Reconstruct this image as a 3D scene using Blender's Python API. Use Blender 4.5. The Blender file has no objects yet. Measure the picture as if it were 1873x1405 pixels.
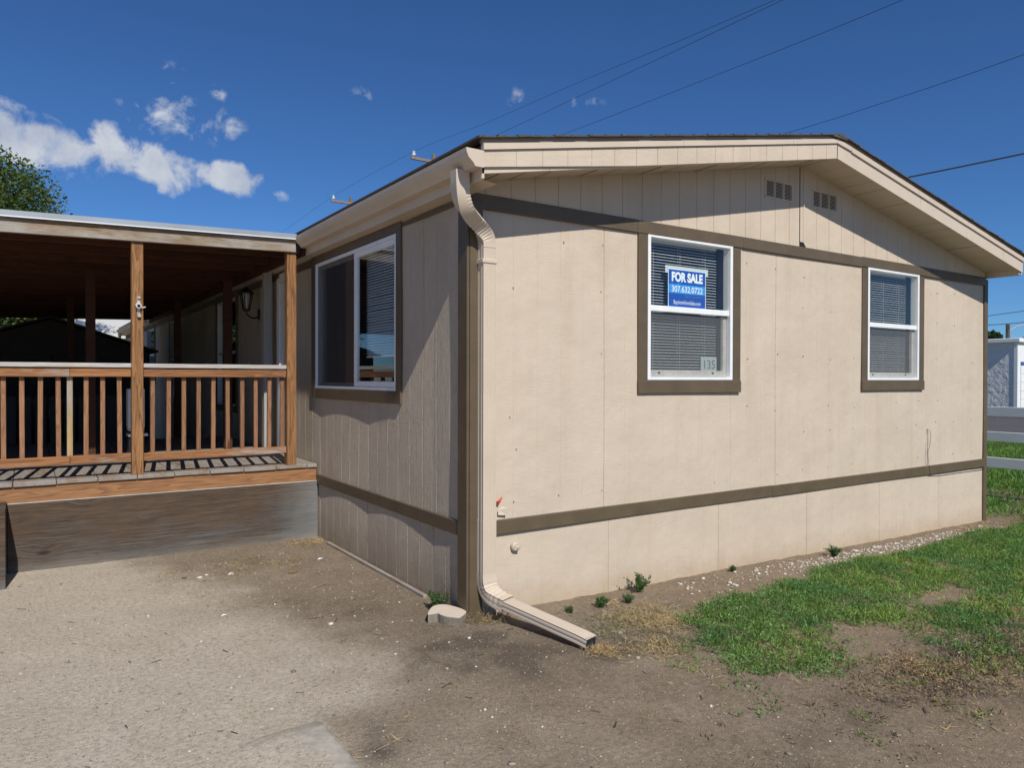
import bpy, bmesh, math, random
import numpy as np
from mathutils import Vector, Matrix
random.seed(7)
RNG = np.random.default_rng(11)
S = bpy.context.scene
COL = S.collection

# ------------------------------------------------------------------ camera
CAM = (-2.4121, -4.1484, 1.5823); YAW, PITCH, ROLL, FPX = -0.5871, -0.0081, 0.0023, 1332.3
FW = Vector((-math.sin(YAW)*math.cos(PITCH), math.cos(YAW)*math.cos(PITCH), math.sin(PITCH)))
RT = FW.cross(Vector((0, 0, 1))).normalized(); UP = RT.cross(FW)
R2 = RT*math.cos(ROLL)+UP*math.sin(ROLL); U2 = UP*math.cos(ROLL)-RT*math.sin(ROLL)
cd = bpy.data.cameras.new('camera'); cam = bpy.data.objects.new('camera', cd); COL.objects.link(cam)
cd.sensor_fit = 'HORIZONTAL'; cd.sensor_width = 36; cd.lens = FPX/1873*36
cd.clip_start = 0.05; cd.clip_end = 3000
cam.matrix_world = Matrix(((R2.x, U2.x, -FW.x, CAM[0]), (R2.y, U2.y, -FW.y, CAM[1]), (R2.z, U2.z, -FW.z, CAM[2]), (0, 0, 0, 1)))
S.camera = cam

# ------------------------------------------------------------------ light
S.view_settings.view_transform = 'Standard'; S.view_settings.look = 'None'
S.view_settings.exposure = 0.0; S.view_settings.gamma = 1.0
SUN = Vector((-0.105, -0.72, 0.69)).normalized()          # towards the sun
sl = bpy.data.lights.new('sun', 'SUN'); sl.energy = 4.45; sl.angle = math.radians(0.53); sl.color = (1.0, 0.955, 0.88)
so = bpy.data.objects.new('sun', sl); COL.objects.link(so)
so.rotation_mode = 'QUATERNION'; so.rotation_quaternion = SUN.to_track_quat('Z', 'Y'); so.location = (-2, -10, 12)
W = bpy.data.worlds.new('World'); S.world = W; W.use_nodes = True
SKY_STR = 0.085


class NT:
    def __init__(s, tree): s.t = tree; s.n = tree.nodes; s.l = tree.links
    def new(s, kind, **kw):
        n = s.n.new(kind)
        for k, v in kw.items():
            if k[0] == 'i' and k[1:].isdigit(): s.set(n, int(k[1:]), v)
            else: setattr(n, k, v)
        return n
    def set(s, n, i, v):
        if hasattr(v, 'is_output') or isinstance(v, bpy.types.NodeSocket): s.l.new(v, n.inputs[i])
        else: n.inputs[i].default_value = v
    def math(s, op, a, b=None, clamp=False):
        n = s.n.new('ShaderNodeMath'); n.operation = op; n.use_clamp = clamp; s.set(n, 0, a)
        if b is not None: s.set(n, 1, b)
        return n.outputs[0]
    def noise(s, vec, scale, detail=4, rough=0.55, dist=0.0):
        n = s.n.new('ShaderNodeTexNoise'); s.set(n, 'Vector', vec)
        n.inputs['Scale'].default_value = scale; n.inputs['Detail'].default_value = detail
        n.inputs['Roughness'].default_value = rough; n.inputs['Distortion'].default_value = dist
        return n.outputs['Fac']
    def map(s, vec, scale=(1, 1, 1), loc=(0, 0, 0), rot=(0, 0, 0)):
        n = s.n.new('ShaderNodeMapping'); s.set(n, 'Vector', vec)
        n.inputs['Scale'].default_value = scale; n.inputs['Location'].default_value = loc; n.inputs['Rotation'].default_value = rot
        return n.outputs[0]
    def ramp(s, fac, stops):
        n = s.n.new('ShaderNodeValToRGB'); s.set(n, 0, fac); e = n.color_ramp.elements
        while len(e) < len(stops): e.new(0.5)
        for i, (p, c) in enumerate(stops):
            e[i].position = p; e[i].color = (c, c, c, 1) if isinstance(c, (int, float)) else (*c, 1)
        return n.outputs[0]
    def mix(s, f, a, b, mode='MIX'):
        n = s.n.new('ShaderNodeMix'); n.data_type = 'RGBA'; n.blend_type = mode
        s.set(n, 0, f)
        for i, v in ((6, a), (7, b)):
            if isinstance(v, tuple): n.inputs[i].default_value = (*v[:3], 1)
            else: s.l.new(v, n.inputs[i])
        return n.outputs[2]
    def bump(s, h, strength, dist, nrm=None):
        n = s.n.new('ShaderNodeBump'); s.set(n, 'Height', h); n.inputs['Strength'].default_value = strength
        n.inputs['Distance'].default_value = dist
        if nrm is not None: s.l.new(nrm, n.inputs['Normal'])
        return n.outputs[0]


# sky with a few fair-weather clouds laid out by direction
w = NT(W.node_tree); w.n.clear()
sky = w.new('ShaderNodeTexSky', sky_type='NISHITA', sun_disc=False, sun_elevation=math.asin(SUN.z),
            sun_rotation=math.atan2(SUN.x, SUN.y) % (2*math.pi), altitude=1900, air_density=1.0, dust_density=0.35, ozone_density=3.2)
tc = w.new('ShaderNodeTexCoord').outputs['Generated']
def pixdir(u, v): return (FW + R2*((u-936.5)/FPX) - U2*((v-702.5)/FPX)).normalized()
CLOUDS = [(15, 250, 95, 42, 8, 1.0), (95, 265, 75, 36, 15, 1.05), (130, 292, 45, 26, 20, .75), (195, 252, 26, 30, 25, .95), (212, 280, 42, 34, 25, 1.0), (70, 222, 60, 13, 25, .62),
          (282, 300, 50, 34, 22, 1.05), (318, 322, 40, 34, 10, .9), (350, 310, 36, 14, 8, .6), (432, 326, 44, 31, 4, 1.1), (438, 330, 36, 24, 0, 1.0),
          (330, 145, 36, 18, 25, .5), (372, 160, 30, 13, 12, .52), (352, 172, 22, 20, 30, .5), (318, 186, 34, 20, 15, .52), (292, 218, 44, 22, 15, .66), (338, 226, 30, 24, 40, .55),
          (408, 232, 24, 26, 50, .42), (92, 305, 30, 12, 25, .45), (665, 178, 22, 11, 12, .52), (515, 359, 12, 8, 0, .55), (1048, 187, 11, 10, 40, .5),
          (1095, 184, 22, 7, 0, .34), (942, 178, 13, 13, 40, .33), (1018, 160, 16, 16, 60, .22), (230, 206, 12, 5, 10, .4)]
acc = None
for (u, v, ru, rv, ang, wt) in CLOUDS:
    k_ = 1.08 if wt > .8 else 1.5; ru *= k_; rv *= k_; wt *= .97 if wt > .8 else .93
    d = pixdir(u, v); a = math.radians(ang)
    e1 = (R2*math.cos(a) - U2*math.sin(a)); e2 = (R2*math.sin(a) + U2*math.cos(a))
    e1 = (e1 - d*e1.dot(d)).normalized()*(FPX/ru); e2 = (e2 - d*e2.dot(d)).normalized()*(FPX/rv)
    q = []
    for e in (e1, e2):
        n = w.n.new('ShaderNodeVectorMath'); n.operation = 'DOT_PRODUCT'; w.l.new(tc, n.inputs[0]); n.inputs[1].default_value = e
        q.append(w.math('MULTIPLY', *(w.math('SUBTRACT', n.outputs['Value'], e.dot(d)),)*2))
    r = w.math('ADD', q[0], q[1])
    n = w.n.new('ShaderNodeVectorMath'); n.operation = 'DOT_PRODUCT'; w.l.new(tc, n.inputs[0]); n.inputs[1].default_value = d
    front = w.math('GREATER_THAN', n.outputs['Value'], 0.5)
    m = w.math('MULTIPLY', w.math('MULTIPLY', w.math('SUBTRACT', 1.15, r, True), wt), front)
    acc = m if acc is None else w.math('MAXIMUM', acc, m)
nz = w.noise(tc, 22, 9, 0.62, 0.5); nz2 = w.noise(tc, 60, 6, 0.6, 0.3)
den = w.math('ADD', acc, w.math('MULTIPLY', w.math('SUBTRACT', nz, 0.5), 2.7))
den = w.math('ADD', den, w.math('MULTIPLY', w.math('SUBTRACT', nz2, 0.5), 0.7))
den = w.ramp(w.math('MULTIPLY', den, w.math('GREATER_THAN', acc, 0.001)), [(0.34, 0.0), (0.58, 0.26), (0.80, .66), (1.1/1.1, 0.90)])
ccol = w.ramp(w.noise(tc, 14, 5, 0.6), [(0.35, (0.52, 0.58, 0.70)), (0.62, (0.78, 0.81, 0.86))])
b1 = w.new('ShaderNodeBackground'); w.l.new(w.mix(1.0, sky.outputs[0], (0.45, 0.76, 1.10), 'MULTIPLY'), b1.inputs[0]); b1.inputs[1].default_value = SKY_STR
b2 = w.new('ShaderNodeBackground'); w.l.new(ccol, b2.inputs[0]); b2.inputs[1].default_value = 0.85
den = w.math('MULTIPLY', den, w.math('MULTIPLY', acc, 3.2, True))
mx = w.new('ShaderNodeMixShader'); w.l.new(den, mx.inputs[0]); w.l.new(b1.outputs[0], mx.inputs[1]); w.l.new(b2.outputs[0], mx.inputs[2])
out = w.new('ShaderNodeOutputWorld'); w.l.new(mx.outputs[0], out.inputs[0])

# ------------------------------------------------------------------ scene bookkeeping
def tag(o, label=None, cat=None, group=None, kind=None):
    if label: o['label'] = label
    if cat: o['category'] = cat
    if group: o['group'] = group
    if kind: o['kind'] = kind
    return o
def thing(name, loc, label, cat, group=None):
    o = bpy.data.objects.new(name, None); COL.objects.link(o); o.location = loc; o.empty_display_size = .1
    return tag(o, label, cat, group)

class MB:
    """collects vertices and faces in world coordinates, links them as ONE mesh object"""
    def __init__(s): s.v = []; s.f = []
    def quad(s, *p):
        i = len(s.v); s.v += [tuple(q) for q in p]; s.f.append(tuple(range(i, i+len(p)))); return s
    def box(s, x0, x1, y0, y1, z0, z1, bev=0.0, M=None):
        if x0 > x1: x0, x1 = x1, x0
        if y0 > y1: y0, y1 = y1, y0
        b = min(bev, (x1-x0)*.45, (y1-y0)*.45, (z1-z0)*.45)
        i = len(s.v)
        if b <= 0:
            c = [(x, y, z) for z in (z0, z1) for y in (y0, y1) for x in (x0, x1)]
            fs = [(0, 2, 3, 1), (4, 5, 7, 6), (0, 1, 5, 4), (2, 6, 7, 3), (0, 4, 6, 2), (1, 3, 7, 5)]
        else:
            bm = bmesh.new(); bmesh.ops.create_cube(bm, size=1)
            for v in bm.verts: v.co = Vector(((x0+x1)/2+v.co.x*(x1-x0), (y0+y1)/2+v.co.y*(y1-y0), (z0+z1)/2+v.co.z*(z1-z0)))
            bmesh.ops.bevel(bm, geom=bm.edges[:], offset=b, segments=1, profile=.5, affect='EDGES')
            bm.verts.index_update(); c = [tuple(v.co) for v in bm.verts]; fs = [tuple(v.index for v in f.verts) for f in bm.faces]; bm.free()
        if M: c = [M(*p) for p in c]
        s.v += c; s.f += [tuple(i+k for k in f) for f in fs]
        return s
    def tube(s, pts, r, n=10, caps=True, r2=None):
        pts = [Vector(p) for p in pts]; i0 = len(s.v); N = len(pts)
        t = (pts[1]-pts[0]).normalized(); a = t.orthogonal().normalized()
        for k, p in enumerate(pts):
            t = (pts[min(k+1, N-1)]-pts[max(k-1, 0)]).normalized(); a = (a-t*a.dot(t)).normalized(); b = t.cross(a)
            rr = r if r2 is None else r+(r2-r)*k/(N-1)
            if isinstance(r, (list, tuple)): rr = r[k]
            for j in range(n):
                an = 2*math.pi*j/n; s.v.append(tuple(p+(a*math.cos(an)+b*math.sin(an))*rr))
        for k in range(N-1):
            for j in range(n):
                q = i0+k*n; s.f.append((q+j, q+(j+1) % n, q+n+(j+1) % n, q+n+j))
        if caps: s.f.append(tuple(i0+j for j in range(n))[::-1]); s.f.append(tuple(i0+(N-1)*n+j for j in range(n)))
        return s
    def prism(s, poly, axis, a, b):
        """poly of 2-tuples swept along axis ('x','y','z') from a to b, with caps"""
        def P(p, t): return {'x': (t, p[0], p[1]), 'y': (p[0], t, p[1]), 'z': (p[0], p[1], t)}[axis]
        i = len(s.v); n = len(poly); s.v += [P(p, a) for p in poly]+[P(p, b) for p in poly]
        s.f += [(i+k, i+(k+1) % n, i+n+(k+1) % n, i+n+k) for k in range(n)]
        s.f += [tuple(range(i, i+n))[::-1], tuple(range(i+n, i+2*n))]
        return s
    def build(s, name, mat, parent=None, smooth=False):
        me = bpy.data.meshes.new(name)
        off = Vector((0, 0, 0)); P = parent
        while P is not None: off += P.location; P = P.parent
        me.from_pydata([(v[0]-off.x, v[1]-off.y, v[2]-off.z) for v in s.v], [], s.f)
        bm = bmesh.new(); bm.from_mesh(me); bmesh.ops.recalc_face_normals(bm, faces=bm.faces[:]); bm.to_mesh(me); bm.free()
        me.materials.append(mat); me.update()
        if smooth:
            me.polygons.foreach_set('use_smooth', [True]*len(me.polygons))
            try: me.set_sharp_from_angle(angle=math.radians(35))
            except Exception: pass
        o = bpy.data.objects.new(name, me); COL.objects.link(o)
        if parent is not None: o.parent = parent
        return o
    def top(s, name, mat, label, cat, loc=None, group=None, kind=None, smooth=False):
        """top-level single mesh whose origin sits at loc"""
        if loc is not None: s.v = [(v[0]-loc[0], v[1]-loc[1], v[2]-loc[2]) for v in s.v]
        o = s.build(name, mat, None, smooth)
        if loc is not None: o.location = loc
        return tag(o, label, cat, group, kind)

def raw_mesh(name, verts, faces, mat, tint=None):
    """big numpy mesh: verts (n,3), faces (m,k) of equal k"""
    me = bpy.data.meshes.new(name); nv = len(verts); m, k = faces.shape
    me.vertices.add(nv); me.vertices.foreach_set('co', verts.astype(np.float32).ravel())
    me.loops.add(m*k); me.loops.foreach_set('vertex_index', faces.astype(np.int32).ravel())
    me.polygons.add(m); me.polygons.foreach_set('loop_start', (np.arange(m)*k).astype(np.int32))
    me.update(calc_edges=True)
    for nm, arr in (tint or {}).items():
        at = me.attributes.new(nm, 'FLOAT_COLOR', 'POINT')
        c = np.ones((nv, 4), np.float32); c[:, :3] = arr if arr.ndim == 2 else arr[:, None]
        at.data.foreach_set('color', c.ravel())
    me.materials.append(mat)
    o = bpy.data.objects.new(name, me); COL.objects.link(o); return o

def vnoise(x, y, f, seed=0):
    x = x*f+seed*17.3; y = y*f-seed*9.1
    xi = np.floor(x).astype(np.int64); yi = np.floor(y).astype(np.int64); fx = x-xi; fy = y-yi
    fx = fx*fx*(3-2*fx); fy = fy*fy*(3-2*fy)
    def h(a, b):
        n = (a*374761393+b*668265263+seed*1442695041) & 0x7fffffff; n = ((n ^ (n >> 13))*1274126177) & 0x7fffffff
        return ((n ^ (n >> 16)) & 0xffff)/65535.0
    return (h(xi, yi)*(1-fx)+h(xi+1, yi)*fx)*(1-fy)+(h(xi, yi+1)*(1-fx)+h(xi+1, yi+1)*fx)*fy
def fbm(x, y, f, o=4, seed=0):
    s = 0; a = 1; t = 0
    for k in range(o): s = s+a*vnoise(x, y, f*2**k, seed+k); t += a; a *= .55
    return s/t
def sstep(a, b, x): t = np.clip((x-a)/(b-a), 0, 1); return t*t*(3-2*t)

# ------------------------------------------------------------------ materials
def mat(name):
    m = bpy.data.materials.new(name); m.use_nodes = True; t = NT(m.node_tree); t.n.clear()
    b = t.new('ShaderNodeBsdfPrincipled'); o = t.new('ShaderNodeOutputMaterial'); t.l.new(b.outputs[0], o.inputs[0])
    return m, t, b, o
def simple(name, col, rough=.6, var=.12, scale=6, bump=.0, bscale=60, metal=0, spec=.5, bd=.002):
    m, t, b, o = mat(name); c = t.new('ShaderNodeTexCoord').outputs['Object']
    n = t.noise(c, scale, 6, .6)
    k = t.ramp(n, [(0.3, 1-var), (0.7, 1+var)])
    t.l.new(t.mix(1.0, col, k, 'MULTIPLY'), b.inputs['Base Color'])
    b.inputs['Roughness'].default_value = rough; b.inputs['Metallic'].default_value = metal
    b.inputs['Specular IOR Level'].default_value = spec
    if bump: t.l.new(t.bump(t.noise(c, bscale, 5, .6), bump, bd), b.inputs['Normal'])
    return m
def siding_mat(name, col, axis, strength=.5, rough_side=False):
    """painted rough-sawn plywood siding: fine horizontal saw ripples, faint vertical grain, scuffs and stains"""
    m, t, b, o = mat(name); c = t.new('ShaderNodeTexCoord').outputs['Object']
    h = 'x' if axis == 'x' else 'y'
    sc = (9, 9, 150) if True else None
    warp = t.noise(c, 5, 3, .5)
    cw = t.new('ShaderNodeVectorMath', operation='ADD'); t.l.new(c, cw.inputs[0])
    cx = t.new('ShaderNodeCombineXYZ'); t.l.new(t.math('MULTIPLY', warp, .05), cx.inputs[2]); t.l.new(cx.outputs[0], cw.inputs[1])
    rip = t.noise(t.map(cw.outputs[0], sc), 1, 5, .65)
    gr = t.noise(t.map(c, (130, 130, 4)), 1, 4, .6)
    pat = t.ramp(t.noise(c, 1.7, 4, .6), [(.3, .25), (.7, 1.0)])
    hgt = t.math('ADD', t.math('MULTIPLY', rip, pat), t.math('MULTIPLY', gr, 1.1 if rough_side else .45))
    hgt = t.math('ADD', hgt, t.math('MULTIPLY', t.noise(c, 3.0, 3, .5), 1.2 if rough_side else 4.5))
    t.l.new(t.bump(hgt, strength, .013 if rough_side else .0045), b.inputs['Normal'])
    k = t.ramp(t.noise(c, 1.3, 6, .62), [(.28, (.93, .92, .90)), (.72, (1.05, 1.05, 1.05))])
    st = t.ramp(t.noise(t.map(c, (6, 6, .45)), 1, 5, .6), [(.30, (.94, .925, .89)), (.50, (1, 1, 1))])
    fine = t.ramp(t.noise(c, 260, 2, .5), [(.2, .95), (.8, 1.05)])
    vor = t.new('ShaderNodeTexVoronoi', feature='F1'); t.l.new(t.map(c, (4.9, 4.9, 3.1)), vor.inputs['Vector']); vor.inputs['Scale'].default_value = 1
    spot = t.ramp(vor.outputs['Distance'], [(.018, (.45, .38, .3)), (.032, (1, 1, 1))])
    z = t.new('ShaderNodeSeparateXYZ'); t.l.new(c, z.inputs[0])
    zz_ = t.math('ADD', z.outputs[2], t.math('MULTIPLY', z.outputs[0], .0176)) if axis == 'x' else z.outputs[2]
    splash = t.ramp(t.math('ADD', t.math('SUBTRACT', zz_, t.math('MULTIPLY', t.noise(c, 7, 6, .75), .30)), .27), [(.0, (.60, .55, .49) if rough_side else (.82, .77, .70)), (.48 if rough_side else .26, (1, 1, 1))])
    x = t.mix(1.0, col, k, 'MULTIPLY')
    for q in (st, fine, spot, splash): x = t.mix(1.0, x, q, 'MULTIPLY')
    t.l.new(x, b.inputs['Base Color']); b.inputs['Roughness'].default_value = .62; b.inputs['Specular IOR Level'].default_value = .35
    return m
def wood_mat(name, dark, light, axis='z', grey=None, greyness=.0, rings=True, rough=.75, scale=1.0):
    """stained or weathered lumber with grain along the axis; every board gets its own slice of the grain"""
    m, t, b, o = mat(name); c = t.new('ShaderNodeTexCoord').outputs['Object']
    oi = t.new('ShaderNodeObjectInfo').outputs['Random']
    ad = t.new('ShaderNodeVectorMath', operation='ADD'); t.l.new(c, ad.inputs[0])
    cx = t.new('ShaderNodeCombineXYZ')
    for i, mul in enumerate((7.3, 3.1, 5.7)): t.l.new(t.math('MULTIPLY', oi, mul), cx.inputs[i])
    t.l.new(cx.outputs[0], ad.inputs[1]); c2 = ad.outputs[0]
    long, cross = .9*scale, 16*scale
    sc = {'x': (long, cross, cross), 'y': (cross, long, cross), 'z': (cross, cross, long)}[axis]
    base = t.noise(t.map(c2, sc), 1, 3, .5, .6)
    rg = t.math('FRACT', t.math('MULTIPLY', base, 9.0))
    rg = t.ramp(rg, [(0.0, 1.0), (.55, .45), (.85, 0.0), (1.0, .9)])
    f = tuple(q*7 if q > 5 else q*6 for q in sc)
    fib = t.ramp(t.noise(t.map(c2, f), 1, 5, .7), [(.25, 0.0), (.75, 1.0)])
    mixf = t.math('ADD', t.math('MULTIPLY', rg, .62), t.math('MULTIPLY', fib, .5), True)
    colr = t.mix(mixf, dark, light)
    kn = t.new('ShaderNodeTexVoronoi', feature='F1'); ks = {'x': (1.6, 7, 7), 'y': (7, 1.6, 7), 'z': (7, 7, 1.6)}[axis]
    t.l.new(t.map(c2, ks), kn.inputs['Vector']); kn.inputs['Scale'].default_value = 1.0
    knot = t.ramp(kn.outputs['Distance'], [(.06, (.35, .28, .22)), (.13, (1, 1, 1))])
    colr = t.mix(.85, colr, knot, 'MULTIPLY')
    if grey is not None:
        gm = t.ramp(t.noise(t.map(c2, {'x': (1.1, 5, 5), 'y': (5, 1.1, 5), 'z': (5, 5, 1.1)}[axis]), 1, 5, .65), [(.27+greyness*.40, 1.0), (.41+greyness*.42, 0.0)])
        gcol = t.mix(fib, tuple(q*.6 for q in grey), tuple(min(1, q*1.35) for q in grey))
        colr = t.mix(gm, colr, gcol)
    tone = t.ramp(oi, [(0, (.82, .80, .80)), (1, (1.15, 1.12, 1.08))])
    colr = t.mix(1.0, colr, tone, 'MULTIPLY')
    t.l.new(colr, b.inputs['Base Color']); b.inputs['Roughness'].default_value = rough; b.inputs['Specular IOR Level'].default_value = .3
    t.l.new(t.bump(t.math('ADD', fib, t.math('MULTIPLY', rg, .5)), .5, .0015), b.inputs['Normal'])
    return m

TAN = (.583, .488, .382); TAN_SIDE = TAN
M = {}
M['siding'] = siding_mat('painted_siding', TAN, 'x', .85)
M['siding_side'] = siding_mat('painted_siding_side', TAN_SIDE, 'y', 1.0, True)
M['tan'] = simple('tan_trim_paint', TAN, .55, .06, 3, .25, 90)
M['soffit'] = simple('soffit_paint', (.53, .44, .335), .6, .06, 3, .2, 90)
M['brown'] = simple('brown_trim_paint', (.112, .082, .047), .5, .14, 5, .35, 55, bd=.003)
M['vinyl'] = simple('white_vinyl', (.80, .81, .80), .35, .05, 8, .05, 30)
M['vinyl_dirty'] = simple('weathered_white_vinyl', (.66, .65, .60), .45, .16, 14, .1, 60)
M['black'] = simple('black_metal', (.016, .016, .017), .4, .1, 10)
M['dark'] = simple('dark_void', (.01, .01, .011), .9, .1, 10)
M['inner'] = simple('interior_paint', (.16, .145, .13), .8, .05, 2)
M['slat'] = simple('blind_slat', (.86, .86, .84), .4, .04, 8)
M['post'] = wood_mat('stained_post', (.080, .036, .014), (.375, .192, .078), 'z', scale=1.2)
M['rail'] = wood_mat('stained_rail', (.13, .052, .02), (.40, .19, .08), 'x', (.38, .35, .31), .06)
M['baluster'] = wood_mat('stained_baluster', (.15, .070, .036), (.35, .185, .098), 'z', scale=1.3)
M['yellow_wood'] = wood_mat('yellow_wood', (.30, .20, .09), (.46, .34, .17), 'z', (.34, .31, .26), .35)
M['cap'] = wood_mat('weathered_cap', (.34, .25, .15), (.56, .46, .31), 'x', (.50, .48, .45), .72)
M['beam'] = wood_mat('weathered_beam', (.10, .062, .035), (.33, .235, .145), 'x', (.33, .31, .27), .36, scale=1.7)
M['rim'] = wood_mat('stained_rim', (.12, .055, .028), (.33, .172, .078), 'x', scale=1.0)
M['deck'] = wood_mat('weathered_deck', (.15, .115, .085), (.36, .29, .22), 'y', (.33, .30, .265), .5)
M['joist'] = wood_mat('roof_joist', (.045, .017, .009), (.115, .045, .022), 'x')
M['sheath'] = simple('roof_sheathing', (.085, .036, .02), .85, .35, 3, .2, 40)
def ply_mat():
    m, t, b, o = mat('weathered_plywood'); c = t.new('ShaderNodeTexCoord').outputs['Object']
    kn = t.new('ShaderNodeTexVoronoi', feature='F1'); t.l.new(t.map(c, (1.7, 3, 4.2)), kn.inputs['Vector']); kn.inputs['Scale'].default_value = 1.0
    swirl = t.ramp(kn.outputs['Distance'], [(.0, 1.0), (.30, .0)])
    lo = t.noise(t.map(c, (.8, 1, 2.6)), 1, 4, .6)
    cx = t.new('ShaderNodeCombineXYZ'); t.l.new(t.math('ADD', t.math('MULTIPLY', swirl, .055), t.math('MULTIPLY', lo, .06)), cx.inputs[2])
    ad = t.new('ShaderNodeVectorMath', operation='ADD'); t.l.new(c, ad.inputs[0]); t.l.new(cx.outputs[0], ad.inputs[1])
    g1 = t.noise(t.map(ad.outputs[0], (1.8, 5, 105)), 1, 6, .72); g2 = t.noise(t.map(ad.outputs[0], (9, 5, 240)), 1, 3, .6)
    g = t.math('ADD', t.math('MULTIPLY', g1, .7), t.math('MULTIPLY', g2, .3))
    br = t.mix(t.ramp(g, [(.36, 0.0), (.64, 1.0)]), (.034, .024, .019), (.140, .096, .064))
    gr = t.mix(t.ramp(g, [(.36, 0.0), (.64, 1.0)]), (.040, .039, .039), (.150, .146, .140))
    sp = t.new('ShaderNodeSeparateXYZ'); t.l.new(c, sp.inputs[0])
    # worn grey towards the foot of the sheet and its right end (panel is 2.5 m long, porch origin at x -2.4)
    wearz = t.math('SUBTRACT', .46, sp.outputs[2]); wearx = t.math('SUBTRACT', sp.outputs[0], 1.75)
    wear = t.math('ADD', t.math('MULTIPLY', wearz, 1.1), t.math('MULTIPLY', wearx, .9, True))
    f = t.ramp(t.math('ADD', wear, t.math('MULTIPLY', t.math('SUBTRACT', t.noise(t.map(c, (2.4, 4, 9)), 1, 6, .7), .5), 1.3)), [(.18, 0.0), (.68, .95)])
    x = t.mix(f, br, gr)
    bl = t.ramp(t.math('ADD', t.math('SUBTRACT', .11, sp.outputs[2]), t.math('MULTIPLY', t.noise(t.map(c, (3, 3, 9)), 1, 5, .7), .18)), [(.10, 0.0), (.24, .55)])
    x = t.mix(bl, x, (.25, .225, .19))
    be2 = t.ramp(t.math('MULTIPLY', t.math('ADD', sp.outputs[0], t.math('MULTIPLY', t.noise(t.map(c, (5, 3, 6)), 1, 5, .7), .35)), .3333), [(.72, 0.0), (.90, .55)])
    x = t.mix(be2, x, (.27, .27, .262))
    dk = t.ramp(kn.outputs['Distance'], [(.035, (.30, .27, .25)), (.12, (1, 1, 1))]); x = t.mix(.9, x, dk, 'MULTIPLY')
    t.l.new(x, b.inputs['Base Color']); b.inputs['Roughness'].default_value = .85; b.inputs['Specular IOR Level'].default_value = .2
    t.l.new(t.bump(g, .6, .002), b.inputs['Normal']); return m
M['ply'] = ply_mat()
M['plyedge_lit'] = simple('sunlit_plywood_edge', (.55, .52, .47), .7, .2, 12)  # pale colour stands for sun on the sheet's top edge
M['flash'] = simple('galvanised_flashing', (.34, .37, .39), .42, .1, 3, metal=.35)
M['roofing'] = simple('asphalt_shingle', (.085, .075, .068), .95, .45, 60, .6, 160, bd=.004)
M['concrete'] = simple('concrete', (.385, .345, .285), .92, .28, 16, .5, 130, bd=.003)
M['rust'] = simple('weathered_metal', (.55, .50, .42), .45, .3, 50, metal=.3)
M['grey_wood'] = wood_mat('grey_painted_board', (.36, .35, .33), (.48, .48, .47), 'z')
M['white_wall'] = simple('white_paint', (.78, .79, .78), .6, .05, 2, .1, 30)
M['blue'] = simple('blue_lintel_paint', (.05, .11, .33), .5, .08, 3)
M['wire'] = simple('cable_black', (.05, .055, .065), .6, .1, 4)
M['polewood'] = wood_mat('pole_wood', (.10, .07, .05), (.22, .17, .13), 'z')
M['armwood'] = wood_mat('crossarm_wood', (.14, .10, .08), (.27, .21, .17), 'x')
M['porcelain'] = simple('porcelain', (.70, .74, .76), .15, .05, 10)
M['bark'] = simple('bark', (.09, .068, .05), .95, .3, 12, .8, 30, bd=.02)
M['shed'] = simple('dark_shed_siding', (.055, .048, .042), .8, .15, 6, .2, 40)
M['asphalt'] = simple('asphalt', (.085, .08, .075), .92, .15, 1.2, .4, 40, bd=.004)
M['kerb'] = simple('kerb_concrete', (.38, .34, .29), .9, .12, 3, .3, 40)
M['paint_block'] = simple('painted_block_top', (.66, .56, .44), .8, .06, 20, .5, 140)
M['stucco_fence'] = simple('white_fence_vinyl', (.74, .76, .78), .45, .06, 3)
M['paper'] = simple('white_paper', (.62, .68, .64), .7, .05, 10)
M['red'] = simple('red_plastic', (.55, .06, .05), .5, .1, 10)
M['signblue'] = simple('sign_blue', (.018, .085, .42), .35, .03, 3)
M['signcyan'] = simple('sign_light_blue', (.05, .34, .74), .35, .03, 3)
M['signwhite'] = simple('sign_white', (.90, .93, .94), .4, .02, 3)
M['signgrey'] = simple('sign_grey_blue', (.16, .24, .42), .4, .02, 3)
M['numgrey'] = simple('faded_number', (.20, .26, .25), .6, .05, 10)

def stucco():
    m, t, b, o = mat('grey_stucco'); c = t.new('ShaderNodeTexCoord').outputs['Object']
    n = t.noise(c, 3.2, 5, .6, .4)
    t.l.new(t.mix(n, (.60, .60, .61), (.76, .76, .77)), b.inputs['Base Color']); b.inputs['Roughness'].default_value = .9
    t.l.new(t.bump(n, 1.0, .12), b.inputs['Normal']); return m
M['stucco'] = stucco()
def glass(name='window_glass', tint=(.80, .84, .84), boost=1.25):
    m, t, b, o = mat(name); t.n.remove(b)
    tr = t.new('ShaderNodeBsdfTransparent'); tr.inputs[0].default_value = (*tint, 1)
    gl = t.new('ShaderNodeBsdfGlossy'); gl.inputs[0].default_value = (.95, .97, 1, 1); gl.inputs['Roughness'].default_value = .008
    c = t.new('ShaderNodeTexCoord').outputs['Object']; t.l.new(t.bump(t.noise(c, 1.4, 2, .4), .10, .02), gl.inputs['Normal'])
    lw = t.new('ShaderNodeLayerWeight'); lw.inputs[0].default_value = .5
    fr = t.math('ADD', t.math('MULTIPLY', t.math('POWER', lw.outputs['Facing'], 5.0), .96), .042)
    mx = t.new('ShaderNodeMixShader'); t.l.new(t.math('MULTIPLY', fr, boost, True), mx.inputs[0])
    t.l.new(tr.outputs[0], mx.inputs[1]); t.l.new(gl.outputs[0], mx.inputs[2]); t.l.new(mx.outputs[0], o.inputs[0]); return m
M['glass'] = glass(tint=(.92, .95, .95), boost=1.5)
M['lampglass'] = glass('lamp_glass', (.9, .9, .88), 1.5)
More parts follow.
